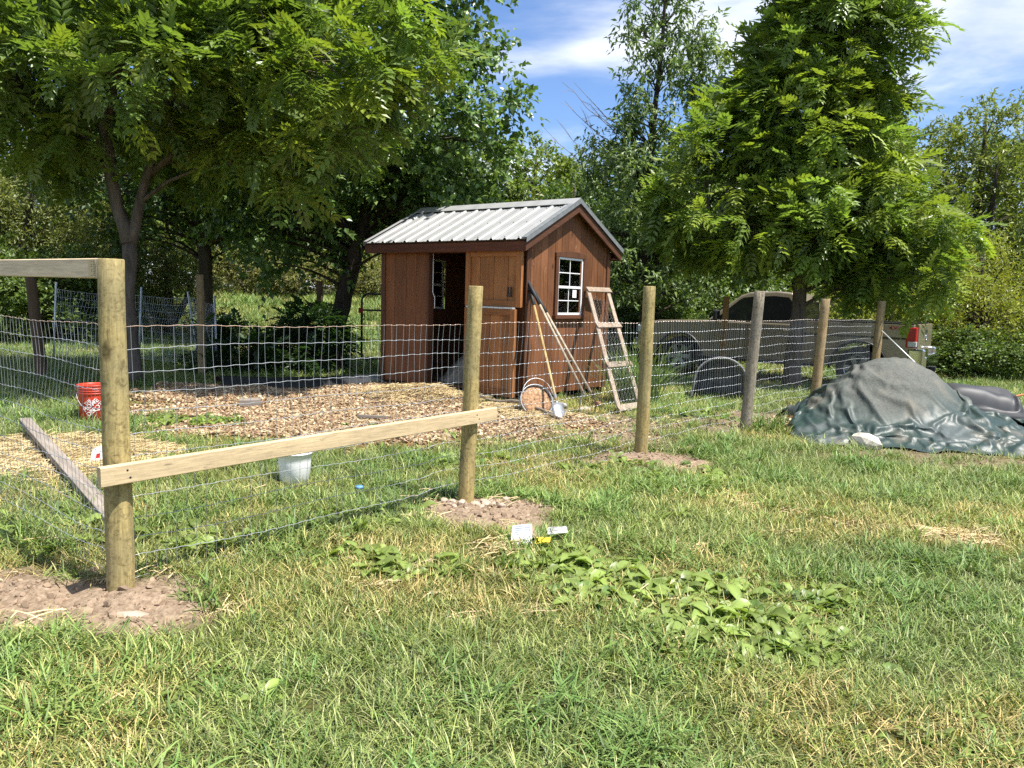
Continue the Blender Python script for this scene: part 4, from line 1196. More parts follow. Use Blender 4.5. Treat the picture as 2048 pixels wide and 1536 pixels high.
# local frame: x along the right hand run, y into the yard; the other run goes along +y from the corner post
def ploc(lx, ly=0.0):
    p = FP0 + FU*lx + FN*ly
    return p
posts = [(0, .058, 1.54, M_post, (-.005, .01)), (FL*FS[1], .053, 1.49, M_post, (.03, -.02)), (FL*FS[2], .058, 1.555, M_post, (.01, 0)), (FL*FS[3], .062, 1.57, M_postgrey, (.06, -.05)), (FL*FS[4], .062, 1.52, M_posttan, (.05, -.04)), (FL*FS[5], .064, 1.53, M_posttan, (.03, -.03))]
def round_post(mb, x, y, r, h, lean, z0, rng, n=18):
    pts = []; rr = []
    for k in range(13):
        f_ = k/12; z = z0 - .12 + (h + .12)*f_
        pts.append((x + lean[0]*f_ + rng.normal()*.0015, y + lean[1]*f_ + rng.normal()*.0015, z)); rr.append(r*(1.06 - .12*f_ + rng.normal()*.008))
    pts.insert(-1, tuple(np.array(pts[-1]) - np.array([0, 0, .006]))); rr.insert(-1, rr[-1]); rr[-1] *= .94
    return mb.tube(pts, rr, n)
for x, r, h, m, lean in posts:
    p = ploc(x)
    o = round_post(MB(), x, 0, r, h, lean, 0, rg).build('fence_post', m, FENCE)
    if m is M_postgrey: o['label'] = 'grey weathered leaning post'
# rails
rb = MB().beam((-.115, -.079, .585), (FL+.195, -.079, .615), .038, .089, bev=.004).build('rail', M_lumber, FENCE)
rb['label'] = 'low rail across the first two posts'
rt = MB().beam((-.02, .062, 1.497), (-.02, 3.6, 1.505), .038, .089, bev=.004).build('rail', wood('new_lumber_y', (.72, .56, .36), 'y', .7, .16, rnd=.05, grain=1.3), FENCE)
rt['label'] = 'top rail nailed to the corner post'
MB().box((-.0405, .115, 1.497), (.0012, .075, .080)).build('lumber_tag', plain('lumber_tag_paper', (.56, .42, .22), .7, 0, .05), FENCE)
tg = MB()
for k in range(9):
    tg.box((-.0414, .090+.0, 1.466+k*.0078), (.0006, .010+.006*rg.random(), .0024))
    if k % 3 != 1: tg.box((-.0414, .118, 1.466+k*.0078), (.0006, .020*rg.random()+.006, .0022))
tg.build('tag_print', M_black, FENCE)
for px_, pz_ in ((.0, .60), (.012, .565), (FL-.01, .625), (FL+.012, .595)):
    MB().lathe([(.001, .002), (.0045, .0015), (.005, 0)], 8, Matrix.Translation((px_, -.0982, pz_ + .004)) @ Matrix.Rotation(math.pi/2, 4, 'X')).build('nail', M_black, FENCE)
# wires: 13 line wires per run, stays 50 mm apart, crimps at crossings
ROW = .1016; NROW = 12; ST = .0508
def run_pts(L, along, off):
    n = int(L/ST)
    s = np.arange(n+1)*ST
    return s
def wire_pos(run, s, z, row):
    sag = .006*np.sin(s*2.1+row*1.7) + .004*np.sin(s*5.3+row)
    out = .010*np.sin(s*1.3+row*.6) + .006*np.sin(s*3.7+row*1.1)
    if run == 0: return np.stack([s, .060 + out, z + sag], 1)
    return np.stack([.0 + .062 + out*1.5, s, z + sag], 1) if False else np.stack([.03 + out*1.2, s + .0, z + sag], 1)
def tubes_mesh(name, polys, rad, n, m, parent, smooth=True):
    mb = MB()
    for p, r in polys: mb.tube(p, r, n, cap=False)
    return mb.build(name, m, parent)
runs = [(0, FL*FS[5] - .02, .05), (1, 3.4, .06)]
zbase = .015
for run, L, s0 in runs:
    s = np.arange(s0, L, ST)
    n = len(s)
    ph = rg.random(n)*6.28; amp = .003 + .003*rg.random(n)
    jit = rg.normal(size=n)*.0035
    grid = np.zeros((NROW+1, n, 3))
    for row in range(NROW+1):
        z = zbase + row*ROW + (0 if row < NROW else -.003)
        ss = s + jit + amp*np.sin(row*.9 + ph)
        q = wire_pos(run, ss, np.full(n, z), row)
        # follow the ground a little
        w = ploc(0)[None] + (FU[None]*q[:, :1] + FN[None]*q[:, 1:2])
        q[:, 2] += ground_z(w[:, 0], w[:, 1])*(1 - row/NROW)*.8
        grid[row] = q
    for row in range(NROW+1):
        q = grid[row]
        mid = (q[:-1] + q[1:])/2; mid[:, 2] += .0022*np.where(np.arange(n-1) % 2, 1, -1)
        pts = np.empty((2*n-1, 3)); pts[0::2] = q; pts[1::2] = mid
        tubes_mesh('line_wire', [(pts, .0016)], .0016, 4, M_wirerust if row == NROW else M_wire, FENCE)
    for k in range(n):
        if run == 0 and k > 236: break
        tubes_mesh('stay_wire', [(grid[:, k], .00120)], .0012, 3, M_wire, FENCE)
    kn = MB()
    for row in range(NROW+1):
        for k in range(n):
            c = grid[row, k]; r = .0042
            e = r*1.0
            d = (e, 0, 0) if run == 0 else (0, e, 0)
            kn.add([c + np.array(d), c - np.array(d), c + (0, 0, r), c - (0, 0, r), c + ((0, r*.9, 0) if run == 0 else (r*.9, 0, 0)), c - ((0, r*.9, 0) if run == 0 else (r*.9, 0, 0))],
                   [(0, 4, 2), (4, 1, 2), (1, 5, 2), (5, 0, 2), (4, 0, 3), (1, 4, 3), (5, 1, 3), (0, 5, 3)])
    o = kn.build('wire_knot', M_wire, FENCE); o['kind'] = 'stuff'
# brace wire from the end post to a ground stake
p6 = ploc(FL*FS[5])
tag(MB().tube([(p6[0]+.06, p6[1]-.05, 1.05), (p6[0]+.22, p6[1]-.35, .80), (p6[0]+.42, p6[1]-.75, .48), (p6[0]+.50, p6[1]-.92, .35)], .011, 6).tube([(p6[0]+.50, p6[1]-.92, .35), (p6[0]+.62, p6[1]-1.1, .10), (p6[0]+.7, p6[1]-1.25, -.05)], .018, 6).build('brace_chain', M_steel), 'steel chain running down from the farthest fence post', 'chain')

# ------------------------------------------------------------------ old posts and netting at the back
def back_post(x, y, r, h, lean, m, label):
    o = round_post(MB(), 0, 0, r, h, lean, 0, rg, 12).build('wooden_post', m)
    o.location = (x, y, gz(x, y))
    tag(o, label, 'post')
back_post(-6.85, 11.3, .075, 1.50, (-.13, 0), M_postdark, 'dark leaning wooden post below the top rail at the left edge')
back_post(-5.0, 12.5, .062, 1.62, (-.02, 0), M_posttan, 'tan wooden post beside a white rod left of the dark bush')
back_post(-3.47, 14.0, .060, 1.60, (-.02, 0), M_postdark, 'brown wooden post just left of the curved tree trunk')
back_post(4.06, 15.1, .062, 1.75, (.02, 0), wood('orange_post', (.34, .19, .07), 'z', .85, .3, rnd=.05), 'orange brown wooden post standing before the truck windscreen')
OF = thing('netting_fence', 'loose white wire netting on thin steel rods at the back left', 'fence', (0, 0, 0))
rods = [((-8.35, 14.1), 1.42, (.10, 0)), ((-6.75, 14.0), 1.40, (.08, 0)), ((-5.35, 13.3), 1.35, (-.24, .1)), ((-4.95, 13.0), 1.30, (-.03, 0))]
for (x, y), h, lean in rods:
    z = gz(x, y)
    MB().tube([(x, y, z-.05), (x+lean[0], y+lean[1], z+h)], .017, 7).build('steel_rod', M_steel, OF)
def netting(a, b, za, zb):
    mb = MB(); n = 30; rows = 9
    a = np.array(a); b = np.array(b)
    for i in range(n+1):
        f_ = i/n; p = a + (b-a)*f_; pts = []
        for r in range(rows+1):
            zz = gz(*p) + .12 + ((za + (zb-za)*f_) - .12 - .03*math.sin(f_*math.pi))*r/rows
            pts.append((p[0] + .022*math.sin(r*1.1+i*.5) + rg.normal()*.004, p[1] + .04*math.sin(r*.9), zz))
        mb.tube(pts, .0024, 3, cap=False)
    for r in range(rows+1):
        pts = []
        for i in range(n+1):
            f_ = i/n; p = a + (b-a)*f_
            pts.append((p[0], p[1] + .02*math.sin(i), gz(*p) + .12 + ((za + (zb-za)*f_) - .12 - .03*math.sin(f_*math.pi))*r/rows + rg.normal()*.003))
        mb.tube(pts, .0024, 3, cap=False)
    return mb.build('netting', M_netwire, OF)
netting((-8.25, 14.1), (-6.68, 14.0), 1.30, 1.25); netting((-6.68, 14.0), (-5.5, 13.35), 1.25, 1.25); netting((-5.5, 13.35), (-4.97, 13.0), 1.25, 1.15)
# black tube gate behind the shed
GT_ = thing('tube_gate', 'black tubular wire gate partly hidden behind the left wall of the shed', 'gate', (-3.0, 15.4, gz(-3, 15.4)), .12)
z0, z1, w = .12, 1.40, 1.5
arc = [(0, 0, z0)] + [(0, 0, z1-.14)] + [(.14-.14*math.cos(a), 0, z1-.14+.14*math.sin(a)) for a in np.linspace(.2, 1.57, 6)] + [(w-.14, 0, z1)] + [(w-.14+.14*math.sin(a), 0, z1-.14+.14*math.cos(a)) for a in np.linspace(.2, 1.57, 6)] + [(w, 0, z0), (0, 0, z0)]
MB().tube(arc, .022, 8).tube([(0, 0, 1.08), (w, 0, 1.08)], .018, 8).build('gate_frame', M_blackpl, GT_)
mb = MB()
for k in range(1, 26): mb.tube([(k*w/26, .02, z0), (k*w/26, .02, 1.08)], .003, 3, cap=False)
for k in range(1, 10): mb.tube([(0, .02, z0+k*.096), (w, .02, z0+k*.096)], .003, 3, cap=False)
mb.build('gate_mesh', M_black, GT_)
MB().box((-.02, -.01, 1.07), (.09, .06, .10)).build('latch', M_decal, GT_, .008)
# ------------------------------------------------------------------ pickup truck
TR = thing('pickup_truck', 'tan four door pickup truck parked behind the fence under the right tree', 'truck', (5.83, 17.15, -.20), math.pi - math.radians(35))
# local: x forward, y left (towards the yard), z up
HW = .985
def arc_pts(cx, cz, r, a0, a1, n=14): return [(cx + r*math.cos(a), cz + r*math.sin(a)) for a in np.linspace(a0, a1, n)]
FXW, RXW, WZ = 1.90, -1.85, .42
def flare(cx): return arc_pts(cx, WZ, .53, 0, math.pi, 16)
low = [(-2.83, .52)] + [(-2.42, .50)] + [(x, z) for x, z in reversed(flare(RXW))] + [(-1.25, .45), (1.30, .45)] + [(x, z) for x, z in reversed(flare(FXW))] + [(2.50, .45), (2.86, .48), (2.93, .60), (2.93, 1.02), (2.86, 1.14), (2.4, 1.20), (1.35, 1.235), (1.25, 1.235), (-.62, 1.235), (-.62, 1.05), (-2.83, 1.05)]
mb = MB().prism(low, -HW, HW)
mb.build('body', M_paint, TR, .028, 2)
# bed walls above the floor
for s in (1, -1):
    MB().bbox((-2.80, s*(HW-.10), 1.051), (-.655, s*HW*.999, 1.325)).build('bed_side', M_paint, TR, .02)
    MB().bbox((-2.79, s*(HW-.102), 1.326), (-.66, s*(HW-.005), 1.345)).build('bed_rail', M_blackpl, TR, .006)
tgate = MB().bbox((-2.875, -HW+.13, .62), (-2.812, HW-.13, 1.33)).build('tailgate', M_paint, TR, .018)
MB().lathe([(.05, 0), (.062, 0), (.066, .006), (.062, .012), (.05, .012), (.048, .006), (.05, 0)], 20, Matrix.Translation((-2.876, 0, 1.06)) @ Matrix.Rotation(-math.pi/2, 4, 'Y')).add([(-2.884, -.075, 1.047), (-2.884, .075, 1.047), (-2.884, .075, 1.073), (-2.884, -.075, 1.073), (-2.878, -.075, 1.047), (-2.878, .075, 1.047), (-2.878, .075, 1.073), (-2.878, -.075, 1.073)], [(0, 1, 2, 3), (0, 4, 5, 1), (3, 2, 6, 7), (0, 3, 7, 4), (1, 5, 6, 2)]).build('emblem', M_chrome, tgate)
MB().bbox((-2.8782, -.16, 1.14), (-2.876, .16, 1.22)).build('tailgate_handle', M_blackpl, tgate, 0)
# cab
cb = [(1.30, 1.236), (.62, 1.80), (.42, 1.87), (-.15, 1.90), (-.45, 1.87), (-.61, 1.75), (-.63, 1.236)]
ct = [(1.22, 1.236), (.60, 1.80), (.41, 1.87), (-.15, 1.90), (-.44, 1.87), (-.59, 1.75), (-.61, 1.236)]
mb = MB()
n = len(cb)
def cabw(z): return HW - .02 - .17*(z-1.236)/.66
vs = [(x, s*cabw(z), z) for s in (-1, 1) for x, z in cb]
mb.add(vs, [tuple(range(n)), tuple(range(2*n-1, n-1, -1))] + [(i, n+i, n+(i+1) % n, (i+1) % n) for i in range(n)])
mb.build('cab', M_paint, TR, .035, 3)
def side_glass(outl, s, name='side_window'):
    mb = MB(); n = len(outl)
    vs = [(x, s*(cabw(z)+.004), z) for x, z in outl] + [(x, s*(cabw(z)-.01), z) for x, z in outl]
    mb.add(vs, [tuple(range(n)), tuple(range(2*n-1, n-1, -1))] + [(i, (i+1) % n, n+(i+1) % n, n+i) for i in range(n)])
    return mb.build(name, M_carglass, TR)
for s in (1, -1):
    side_glass([(1.10, 1.275), (.63, 1.70), (.55, 1.75), (.24, 1.79), (.20, 1.275)], s)
    side_glass([(.11, 1.275), (.14, 1.785), (-.10, 1.80), (-.40, 1.775), (-.50, 1.66), (-.48, 1.275)], s)
    # door seams and handles, flare lips
    for x in (1.20, .155, -.60):
        MB().bbox((x-.006, s*HW*.985, .52), (x+.006, s*(HW+.0025), 1.20)).build('door_seam', M_black, TR)
    for x in (.32, -.42):
        MB().bbox((x-.10, s*HW, 1.075), (x+.05, s*(HW+.03), 1.105)).build('door_handle', M_paint, TR, .008)
    for cx in (FXW, RXW):
        mb = MB(); pts = [(x, s*(HW+.012), z) for x, z in arc_pts(cx, WZ, .535, -.05, math.pi+.05, 20)]
        mb.tube(pts, .028, 6).build('wheel_arch', M_blackpl, TR)
    MB().bbox((-1.2, s*(HW-.06), .40), (1.25, s*(HW+.04), .47)).build('side_step', M_blackpl, TR, .015)
    # mirrors
    mi = MB().box((1.02, s*(HW+.16), 1.36), (.10, .20, .23)).bbox((1.0, s*(HW-.04), 1.27), (1.06, s*(HW+.10), 1.31)).build('mirror', M_blackpl, TR, .03)
    MB().box((.968, s*(HW+.165), 1.362), (.004, .155, .18)).build('mirror_glass', M_chrome, mi, 0)
    # lamps
    tl = MB().add([(x, s*y, z) for x, y in ((-2.845, HW-.13), (-2.845, HW+.006), (-2.66, HW+.006), (-2.66, HW-.13)) for z in (.88, 1.27)], [(0, 1, 3, 2), (2, 3, 5, 4), (4, 5, 7, 6), (6, 7, 1, 0), (0, 2, 4, 6), (1, 7, 5, 3)]).build('tail_light', M_lampred, TR, .02)
    MB().bbox((-2.849, s*(HW-.11), .90), (-2.70, s*(HW+.009), 1.0)).build('reverse_lens', M_lampclear, tl, .008)
    MB().bbox((2.80, s*(HW-.35), .90), (2.945, s*(HW+.004), 1.08)).build('headlight', M_lampclear, TR, .03)
# windscreen and rear window, just proud of the cab planes
def slab(p, off, name):
    v = [Vector(q) for q in p]; nn = (v[1]-v[0]).cross(v[3]-v[0]).normalized()*off
    mb = MB().add([q + nn for q in v] + [q - nn for q in v], [(0, 1, 2, 3), (7, 6, 5, 4), (0, 4, 5, 1), (1, 5, 6, 2), (2, 6, 7, 3), (3, 7, 4, 0)])
    return mb.build(name, M_carglass, TR)
slab([(1.24, -.86, 1.285), (1.24, .86, 1.285), (.68, .74, 1.75), (.68, -.74, 1.75)], .006, 'windscreen')
slab([(-.632, .80, 1.33), (-.632, -.80, 1.33), (-.618, -.72, 1.70), (-.618, .72, 1.70)], .006, 'rear_window')
# bumpers
MB().bbox((-3.03, -.93, .47), (-2.89, .93, .74)).bbox((-3.01, .50, .48), (-2.70, 1.0, .87)).bbox((-3.01, -1.0, .48), (-2.70, -.50, .87)).build('rear_bumper', M_chrome, TR, .04, 3)
MB().bbox((2.90, -.95, .50), (3.05, .95, .78)).build('front_bumper', M_chrome, TR, .05, 3)
MB().bbox((2.925, -.55, .82), (2.955, .55, 1.08)).build('grille', M_blackpl, TR, .01)
MB().bbox((-3.10, -.06, .40), (-2.6, .06, .50)).build('tow_hitch', M_black, TR, .01)
MB().tube([(1.75, -.6, 1.2), (1.70, -.6, 2.0)], .006, 5).build('aerial', M_black, TR)
# wheels
def wheel(x, s):
    M0 = Matrix.Translation((x, s*(HW-.10), WZ)) @ Matrix.Rotation(-s*math.pi/2, 4, 'X')
    w = bpy.data.objects.new('wheel', None); COL.objects.link(w); w.parent = TR; w.matrix_local = M0
    MB().lathe([(.27, -.10), (.36, -.125), (.405, -.11), (.42, -.07), (.42, .07), (.405, .11), (.36, .125), (.27, .10)], 36).build('tyre', M_black, w)
    mb = MB().lathe([(.27, -.09), (.272, .095), (.255, .10), (.245, .06)], 32)
    for k in range(6):
        a = k*math.pi/3
        R = Matrix.Rotation(a, 4, 'Z')
        mb.add([R @ Vector(p) for p in ((.04, -.035, .075), (.04, .035, .075), (.25, .055, .09), (.25, -.055, .09), (.04, -.035, .05), (.04, .035, .05), (.25, .055, .05), (.25, -.055, .05))], [(0, 3, 2, 1), (0, 1, 5, 4), (1, 2, 6, 5), (2, 3, 7, 6), (3, 0, 4, 7)])
    mb.lathe([(.001, .095), (.05, .09), (.06, .05)], 16)
    mb.build('rim', M_wheel, w)
    MB().lathe([(.001, .03), (.25, .03)], 24).build('brake_shade', M_black, w)
for x in (FXW, RXW):
    for s in (1, -1): wheel(x, s)
# lettering near the tail
def text_mesh(s, size, name):
    cu = bpy.data.curves.new(name, 'FONT'); cu.body = s; cu.size = size; cu.align_x = 'CENTER'; cu.align_y = 'CENTER'; cu.extrude = .0015; cu.resolution_u = 3
    cu.offset = size*.018
    o = bpy.data.objects.new(name, cu); COL.objects.link(o)
    bpy.context.view_layer.update()
    me = bpy.data.meshes.new_from_object(o.evaluated_get(bpy.context.evaluated_depsgraph_get()))
    bpy.data.objects.remove(o); bpy.data.curves.remove(cu)
    me.name = name
    return me
me = text_mesh('4X4', .12, 'decal'); me.materials.clear(); me.materials.append(M_decal)
for v in me.vertices:
    x, y, z = v.co
    v.co = (-2.47 - x*1.15, HW + .003 + z, 1.24 + y*.8)
me.update(); link('decal', me, TR)

# ------------------------------------------------------------------ chip heap under the tarp
def heap_h(x, y):
    u = x - 4.35; v = y - 8.95
    a = .80*np.exp(-((u/.86)**2 + (v/.60)**2)**1.15)
    u2 = x - 4.95; v2 = y - 8.55
    b = .24*np.exp(-((u2/1.2)**2 + (v2/.60)**2)**1.1)
    u3 = x - 3.75; v3 = y - 8.75
    c = .22*np.exp(-((u3/.55)**2 + (v3/.5)**2)**1.2)
    return np.maximum.reduce([a, b, c]) + .25*np.minimum(np.minimum(a, b), .3)
hx = np.arange(2.9, 6.6, .05); hy = np.arange(7.4, 10.2, .05)
HX, HY = np.meshgrid(hx, hy)
HZ = ground_z(HX, HY) + heap_h(HX, HY)*.97 - .03 + .03*(fbm(HX*6, HY*6, 3)-.5)
q = len(hx); ii = (np.arange(len(hy)-1)[:, None]*q + np.arange(q-1)[None]).ravel()
me = np_mesh('chip_heap', np.stack([HX.ravel(), HY.ravel(), HZ.ravel()], 1), np.stack([ii, ii+1, ii+q+1, ii+q], 1), M_ground, np.stack([np.zeros(HX.size), (heap_h(HX, HY).ravel() > .03)*1.0, np.zeros(HX.size)], 1), True)
o = link('chip_heap', me); o['kind'] = 'stuff'; o['label'] = 'heap of brown wood chips showing beside the green tarp'
x = 2.9+3.7*r_.random(5200); y = 7.4+2.4*r_.random(5200); k = heap_h(x, y) > .02; x, y = x[k], y[k]; n = len(x)
tint = pal[r_.choice(5, n, p=[.28, .30, .14, .24, .04])]*(.7+.5*r_.random((n, 1)))
scatter('heap_chips', 'loose brown chips on the heap beside the tarp', np.stack([x, y, ground_z(x, y)+heap_h(x, y)*.97-.025], 1), np.stack([(r_.random(n)-.5)*1.5, (r_.random(n)-.5)*1.5, r_.random(n)*6.28], 1), np.stack([.9+.9*r_.random(n)]*3, 1), r_.integers(0, 8, n), tint, chips)
# the tarp itself: a sheet slightly too large for its hem, dropped on the heap and left to buckle
def drape(shrink=-.19, frames=34, res=.028):
    hx = np.arange(2.3, 7.4, .06); hy = np.arange(6.4, 10.9, .06)
    HX, HY = np.meshgrid(hx, hy); HZ = ground_z(HX, HY) + heap_h(HX, HY)
    q = len(hx); ii = (np.arange(len(hy)-1)[:, None]*q + np.arange(q-1)[None]).ravel()
    base = link('drape_base', np_mesh('drape_base', np.stack([HX.ravel(), HY.ravel(), HZ.ravel()], 1), np.stack([ii, ii+1, ii+q+1, ii+q], 1), M_ground))
    base.modifiers.new('c', 'COLLISION'); base.collision.thickness_outer = .012; base.collision.cloth_friction = 60
    tx = np.arange(-1.5, 1.501, res); ty = np.arange(-.95, .951, res)
    TX, TY = np.meshgrid(tx, ty)
    X = 4.58 + TX*math.cos(-.10) - TY*math.sin(-.10); Y = 8.62 + TX*math.sin(-.10) + TY*math.cos(-.10)
    wob = 1 + .16*(fbm(np.arctan2(TY, TX)*1.3+4, TX*0+2.0, 3)-.5)*2
    X = 4.58 + (X-4.58)*wob; Y = 8.62 + (Y-8.62)*wob
    bd = np.minimum(np.minimum(TX+1.5, 1.5-TX), np.minimum(TY+.95, .95-TY))
    lift = sstep(.0, .25, bd)
    Z = ground_z(X, Y) + heap_h(X, Y) + .022 + lift*(.05 + .12*(fbm(X*2.2, Y*2.2, 3)-.4) + .07*(fbm(X*6, Y*6, 2)-.5)) + (1-lift)*.05*fbm(X*5, Y*5, 2)
    q = len(tx); ii = (np.arange(len(ty)-1)[:, None]*q + np.arange(q-1)[None]).ravel()
    ob = link('drape', np_mesh('drape', np.stack([X.ravel(), Y.ravel(), Z.ravel()], 1), np.stack([ii, ii+1, ii+q+1, ii+q], 1), M_ground))
    vg = ob.vertex_groups.new(name='hem'); vg.add([int(k) for k in np.nonzero(bd.ravel() < .012)[0]], 1.0, 'ADD')
    m = ob.modifiers.new('cl', 'CLOTH'); c = m.settings
    c.vertex_group_mass = 'hem'
    c.quality = 6; c.mass = .25; c.tension_stiffness = 18; c.compression_stiffness = 18; c.shear_stiffness = 6; c.bending_stiffness = .02; c.air_damping = 2.0
    c.shrink_min = shrink; c.tension_damping = 10; c.compression_damping = 10; c.shear_damping = 8
    m.collision_settings.collision_quality = 3; m.collision_settings.distance_min = .010; m.collision_settings.use_self_collision = False
    m.point_cache.frame_start = 1; m.point_cache.frame_end = frames
    SC.frame_start = 1; SC.frame_end = frames
    for f in range(1, frames+1): SC.frame_set(f)
    out = bpy.data.meshes.new_from_object(ob.evaluated_get(bpy.context.evaluated_depsgraph_get()))
    co = np.empty(len(out.vertices)*3, np.float32); out.vertices.foreach_get('co', co)
    bpy.data.objects.remove(ob); bpy.data.objects.remove(base); bpy.data.meshes.remove(out); SC.frame_set(1)
    return co.reshape(-1, 3), bd, q
CO, bd, q = drape()
g0 = ground_z(CO[:, 0], CO[:, 1])
hemw = 1 - sstep(.0, .16, bd.ravel())
CO[:, 2] = CO[:, 2]*(1-hemw) + hemw*np.minimum(CO[:, 2], g0 + .012 + .05*np.maximum(0, fbm(CO[:, 0]*6, CO[:, 1]*6, 2)-.5))
X_, Y_ = CO[:, 0], CO[:, 1]
gap = (np.abs((Y_-8.70) + (X_-5.25)*.80 + .10*(fbm(X_*3, Y_*3, 3)-.5)) < .06 + .08*sstep(4.95, 5.6, X_)) & (X_ > 4.92) & (bd.ravel() > .10)
ny_ = bd.shape[0]
ii = (np.arange(ny_-1)[:, None]*q + np.arange(q-1)[None]).ravel()
F = np.stack([ii, ii+1, ii+q+1, ii+q], 1)
F = F[~gap[F].any(1)]
used = np.unique(F); rm = np.full(len(CO), -1); rm[used] = np.arange(len(used))
hh = CO[:, 2] - g0
dusty = np.clip(sstep(.15, .62, hh + .75*(fbm(X_*1.9, Y_*1.9, 4)-.5)), 0, 1)
silver = sstep(.52, .66, fbm(X_*1.3+50, Y_*2.5+3, 3))*(1-sstep(.1, .4, hh))
def tarpmat():
    m, t, b = mat('green_tarp')
    a = t.nodes.new('ShaderNodeAttribute'); a.attribute_name = 'tint'
    sp = t.nodes.new('ShaderNodeSeparateColor'); t.links.new(a.outputs['Color'], sp.inputs[0])
    f = noise(t, 9, 6, .65); g = noise(t, 60, 4, .6)
    green = ramp(t, f, [(.3, (.014, .032, .027)), (.7, (.028, .052, .043))])
    dust = ramp(t, g, [(.3, (.055, .064, .055)), (.7, (.125, .125, .106))])
    c = mixc(t, sp.outputs[0], green, dust)
    c = mixc(t, sp.outputs[1], c, (.09, .105, .10))
    tanp = noise(t, 2.2, 5, .6)
    c = mixc(t, ramp(t, tanp, [(.54, (0, 0, 0)), (.66, (.6, .6, .6))]), c, (.17, .15, .115))
    t.links.new(c, b.inputs['Base Color'])
    rr = t.nodes.new('ShaderNodeMapRange'); rr.inputs['To Min'].default_value = .46; rr.inputs['To Max'].default_value = .8
    t.links.new(sp.outputs[0], rr.inputs['Value']); t.links.new(rr.outputs[0], b.inputs['Roughness'])
    b.inputs['Specular IOR Level'].default_value = .45
    vo = t.nodes.new('ShaderNodeTexVoronoi'); vo.feature = 'DISTANCE_TO_EDGE'; vo.inputs['Scale'].default_value = 7.0
    tc = t.nodes.new('ShaderNodeTexCoord'); nz = t.nodes.new('ShaderNodeTexNoise'); nz.inputs['Scale'].default_value = 5.0; nz.inputs['Detail'].default_value = 3.0
    t.links.new(tc.outputs['Object'], nz.inputs['Vector'])
    mx_ = t.nodes.new('ShaderNodeMix'); mx_.data_type = 'RGBA'; mx_.blend_type = 'LINEAR_LIGHT'; mx_.inputs['Factor'].default_value = .16
    t.links.new(tc.outputs['Object'], mx_.inputs['A']); t.links.new(nz.outputs['Color'], mx_.inputs['B']); t.links.new(mx_.outputs['Result'], vo.inputs['Vector'])
    n0 = noise(t, 6.5, 5, .55, None, None, 1.2)
    s1 = t.nodes.new('ShaderNodeMath'); s1.operation = 'SUBTRACT'; s1.inputs[1].default_value = .5; t.links.new(n0, s1.inputs[0])
    s2 = t.nodes.new('ShaderNodeMath'); s2.operation = 'ABSOLUTE'; t.links.new(s1.outputs[0], s2.inputs[0])
    s3 = t.nodes.new('ShaderNodeMath'); s3.operation = 'MULTIPLY'; s3.inputs[1].default_value = -3.0; t.links.new(s2.outputs[0], s3.inputs[0])
    cr_ = s3.outputs[0]
    ad = t.nodes.new('ShaderNodeMath'); ad.operation = 'ADD'; t.links.new(cr_, ad.inputs[0])
    sq = t.nodes.new('ShaderNodeMath'); sq.operation = 'MULTIPLY'; sq.inputs[1].default_value = .5; t.links.new(vo.outputs['Distance'], sq.inputs[0]); t.links.new(sq.outputs[0], ad.inputs[1])
    bump(t, b, ad.outputs[0], .30, .010)
    return m
M_tarp = tarpmat()
me = np_mesh('tarp', CO[used], rm[F], M_tarp, np.stack([dusty, silver*.8, dusty*0], 1)[used], True)
o = link('tarp', me); tag(o, 'crumpled dark green tarp spread over a heap at the right', 'tarp')
o.modifiers.new('thickness', 'SOLIDIFY').thickness = .003
sb = o.modifiers.new('smooth', 'SUBSURF'); sb.levels = 1; sb.render_levels = 1

# ------------------------------------------------------------------ buckets
def bucket(name, label, x, y, r0, r1, h, m, rz=0, ribs=True, bail=True):
    t = thing(name, label, 'bucket', (x, y, gz(x, y)), rz)
    pr = [(.001, .0), (r0-.006, 0), (r0, .006), (r0+(r1-r0)*.70, h*.70)]
    if ribs:
        for k, z in enumerate((.76, .83, .90)):
            rr = r0+(r1-r0)*z
            pr += [(rr, h*z-.004), (rr+.008, h*z), (rr+.008, h*z+.006), (rr+.001, h*z+.010)]
    pr += [(r1, h-.012), (r1+.006, h-.010), (r1+.006, h), (r1-.003, h), (r1-.006, h-.012), (r0-.004, .006), (.001, .005)]
    MB().lathe(pr, 40).build('pail', m, t)
    if bail:
        rr = r1 + .008
        pts = [(rr*math.cos(a), -.015-.10*math.sin(a), h*.80 - .17*math.sin(a)) for a in np.linspace(0, math.pi, 16)]
        pts = [(p[0], -abs(p[1])-rr*.86*math.sin(a), p[2]) for p, a in zip(pts, np.linspace(0, math.pi, 16))]
        MB().tube(pts, .0028, 5).build('bail', M_steel, t)
    return t
bk = bucket('orange_bucket', 'orange bucket with white lettering standing behind the corner post', -4.36, 8.05, .132, .150, .375, M_red, .5)
# printed square with stencil lettering set on the slant, wrapped on the wall of the pail
def wrap(me, r_of_z, zc, a_c, rot, out):
    for v in me.vertices:
        x, y, z = v.co
        xr = x*math.cos(rot)-y*math.sin(rot); yr = x*math.sin(rot)+y*math.cos(rot)
        zz = zc + yr; r = r_of_z(zz) + out + z
        a = a_c + xr/ r
        v.co = (r*math.cos(a), r*math.sin(a), zz)
    me.update()
pr_ = lambda z: .132 + .018*z/.375
for s, sz, oy in (('THE', .042, .062), ('HOME', .064, .022), ('DEPOT', .060, -.036)):
    me = text_mesh(s, sz, 'lettering'); me.materials.clear(); me.materials.append(M_print)
    for v in me.vertices: v.co.y += oy
    wrap(me, pr_, .155, -math.pi/2 - .12, .72, .0015)
    link('lettering', me, bk)
wb = bucket('white_bucket', 'plain white bucket on the grass under the low rail', -1.59, 5.66, .106, .124, .235, M_whitepl, .2, ribs=False, bail=False)

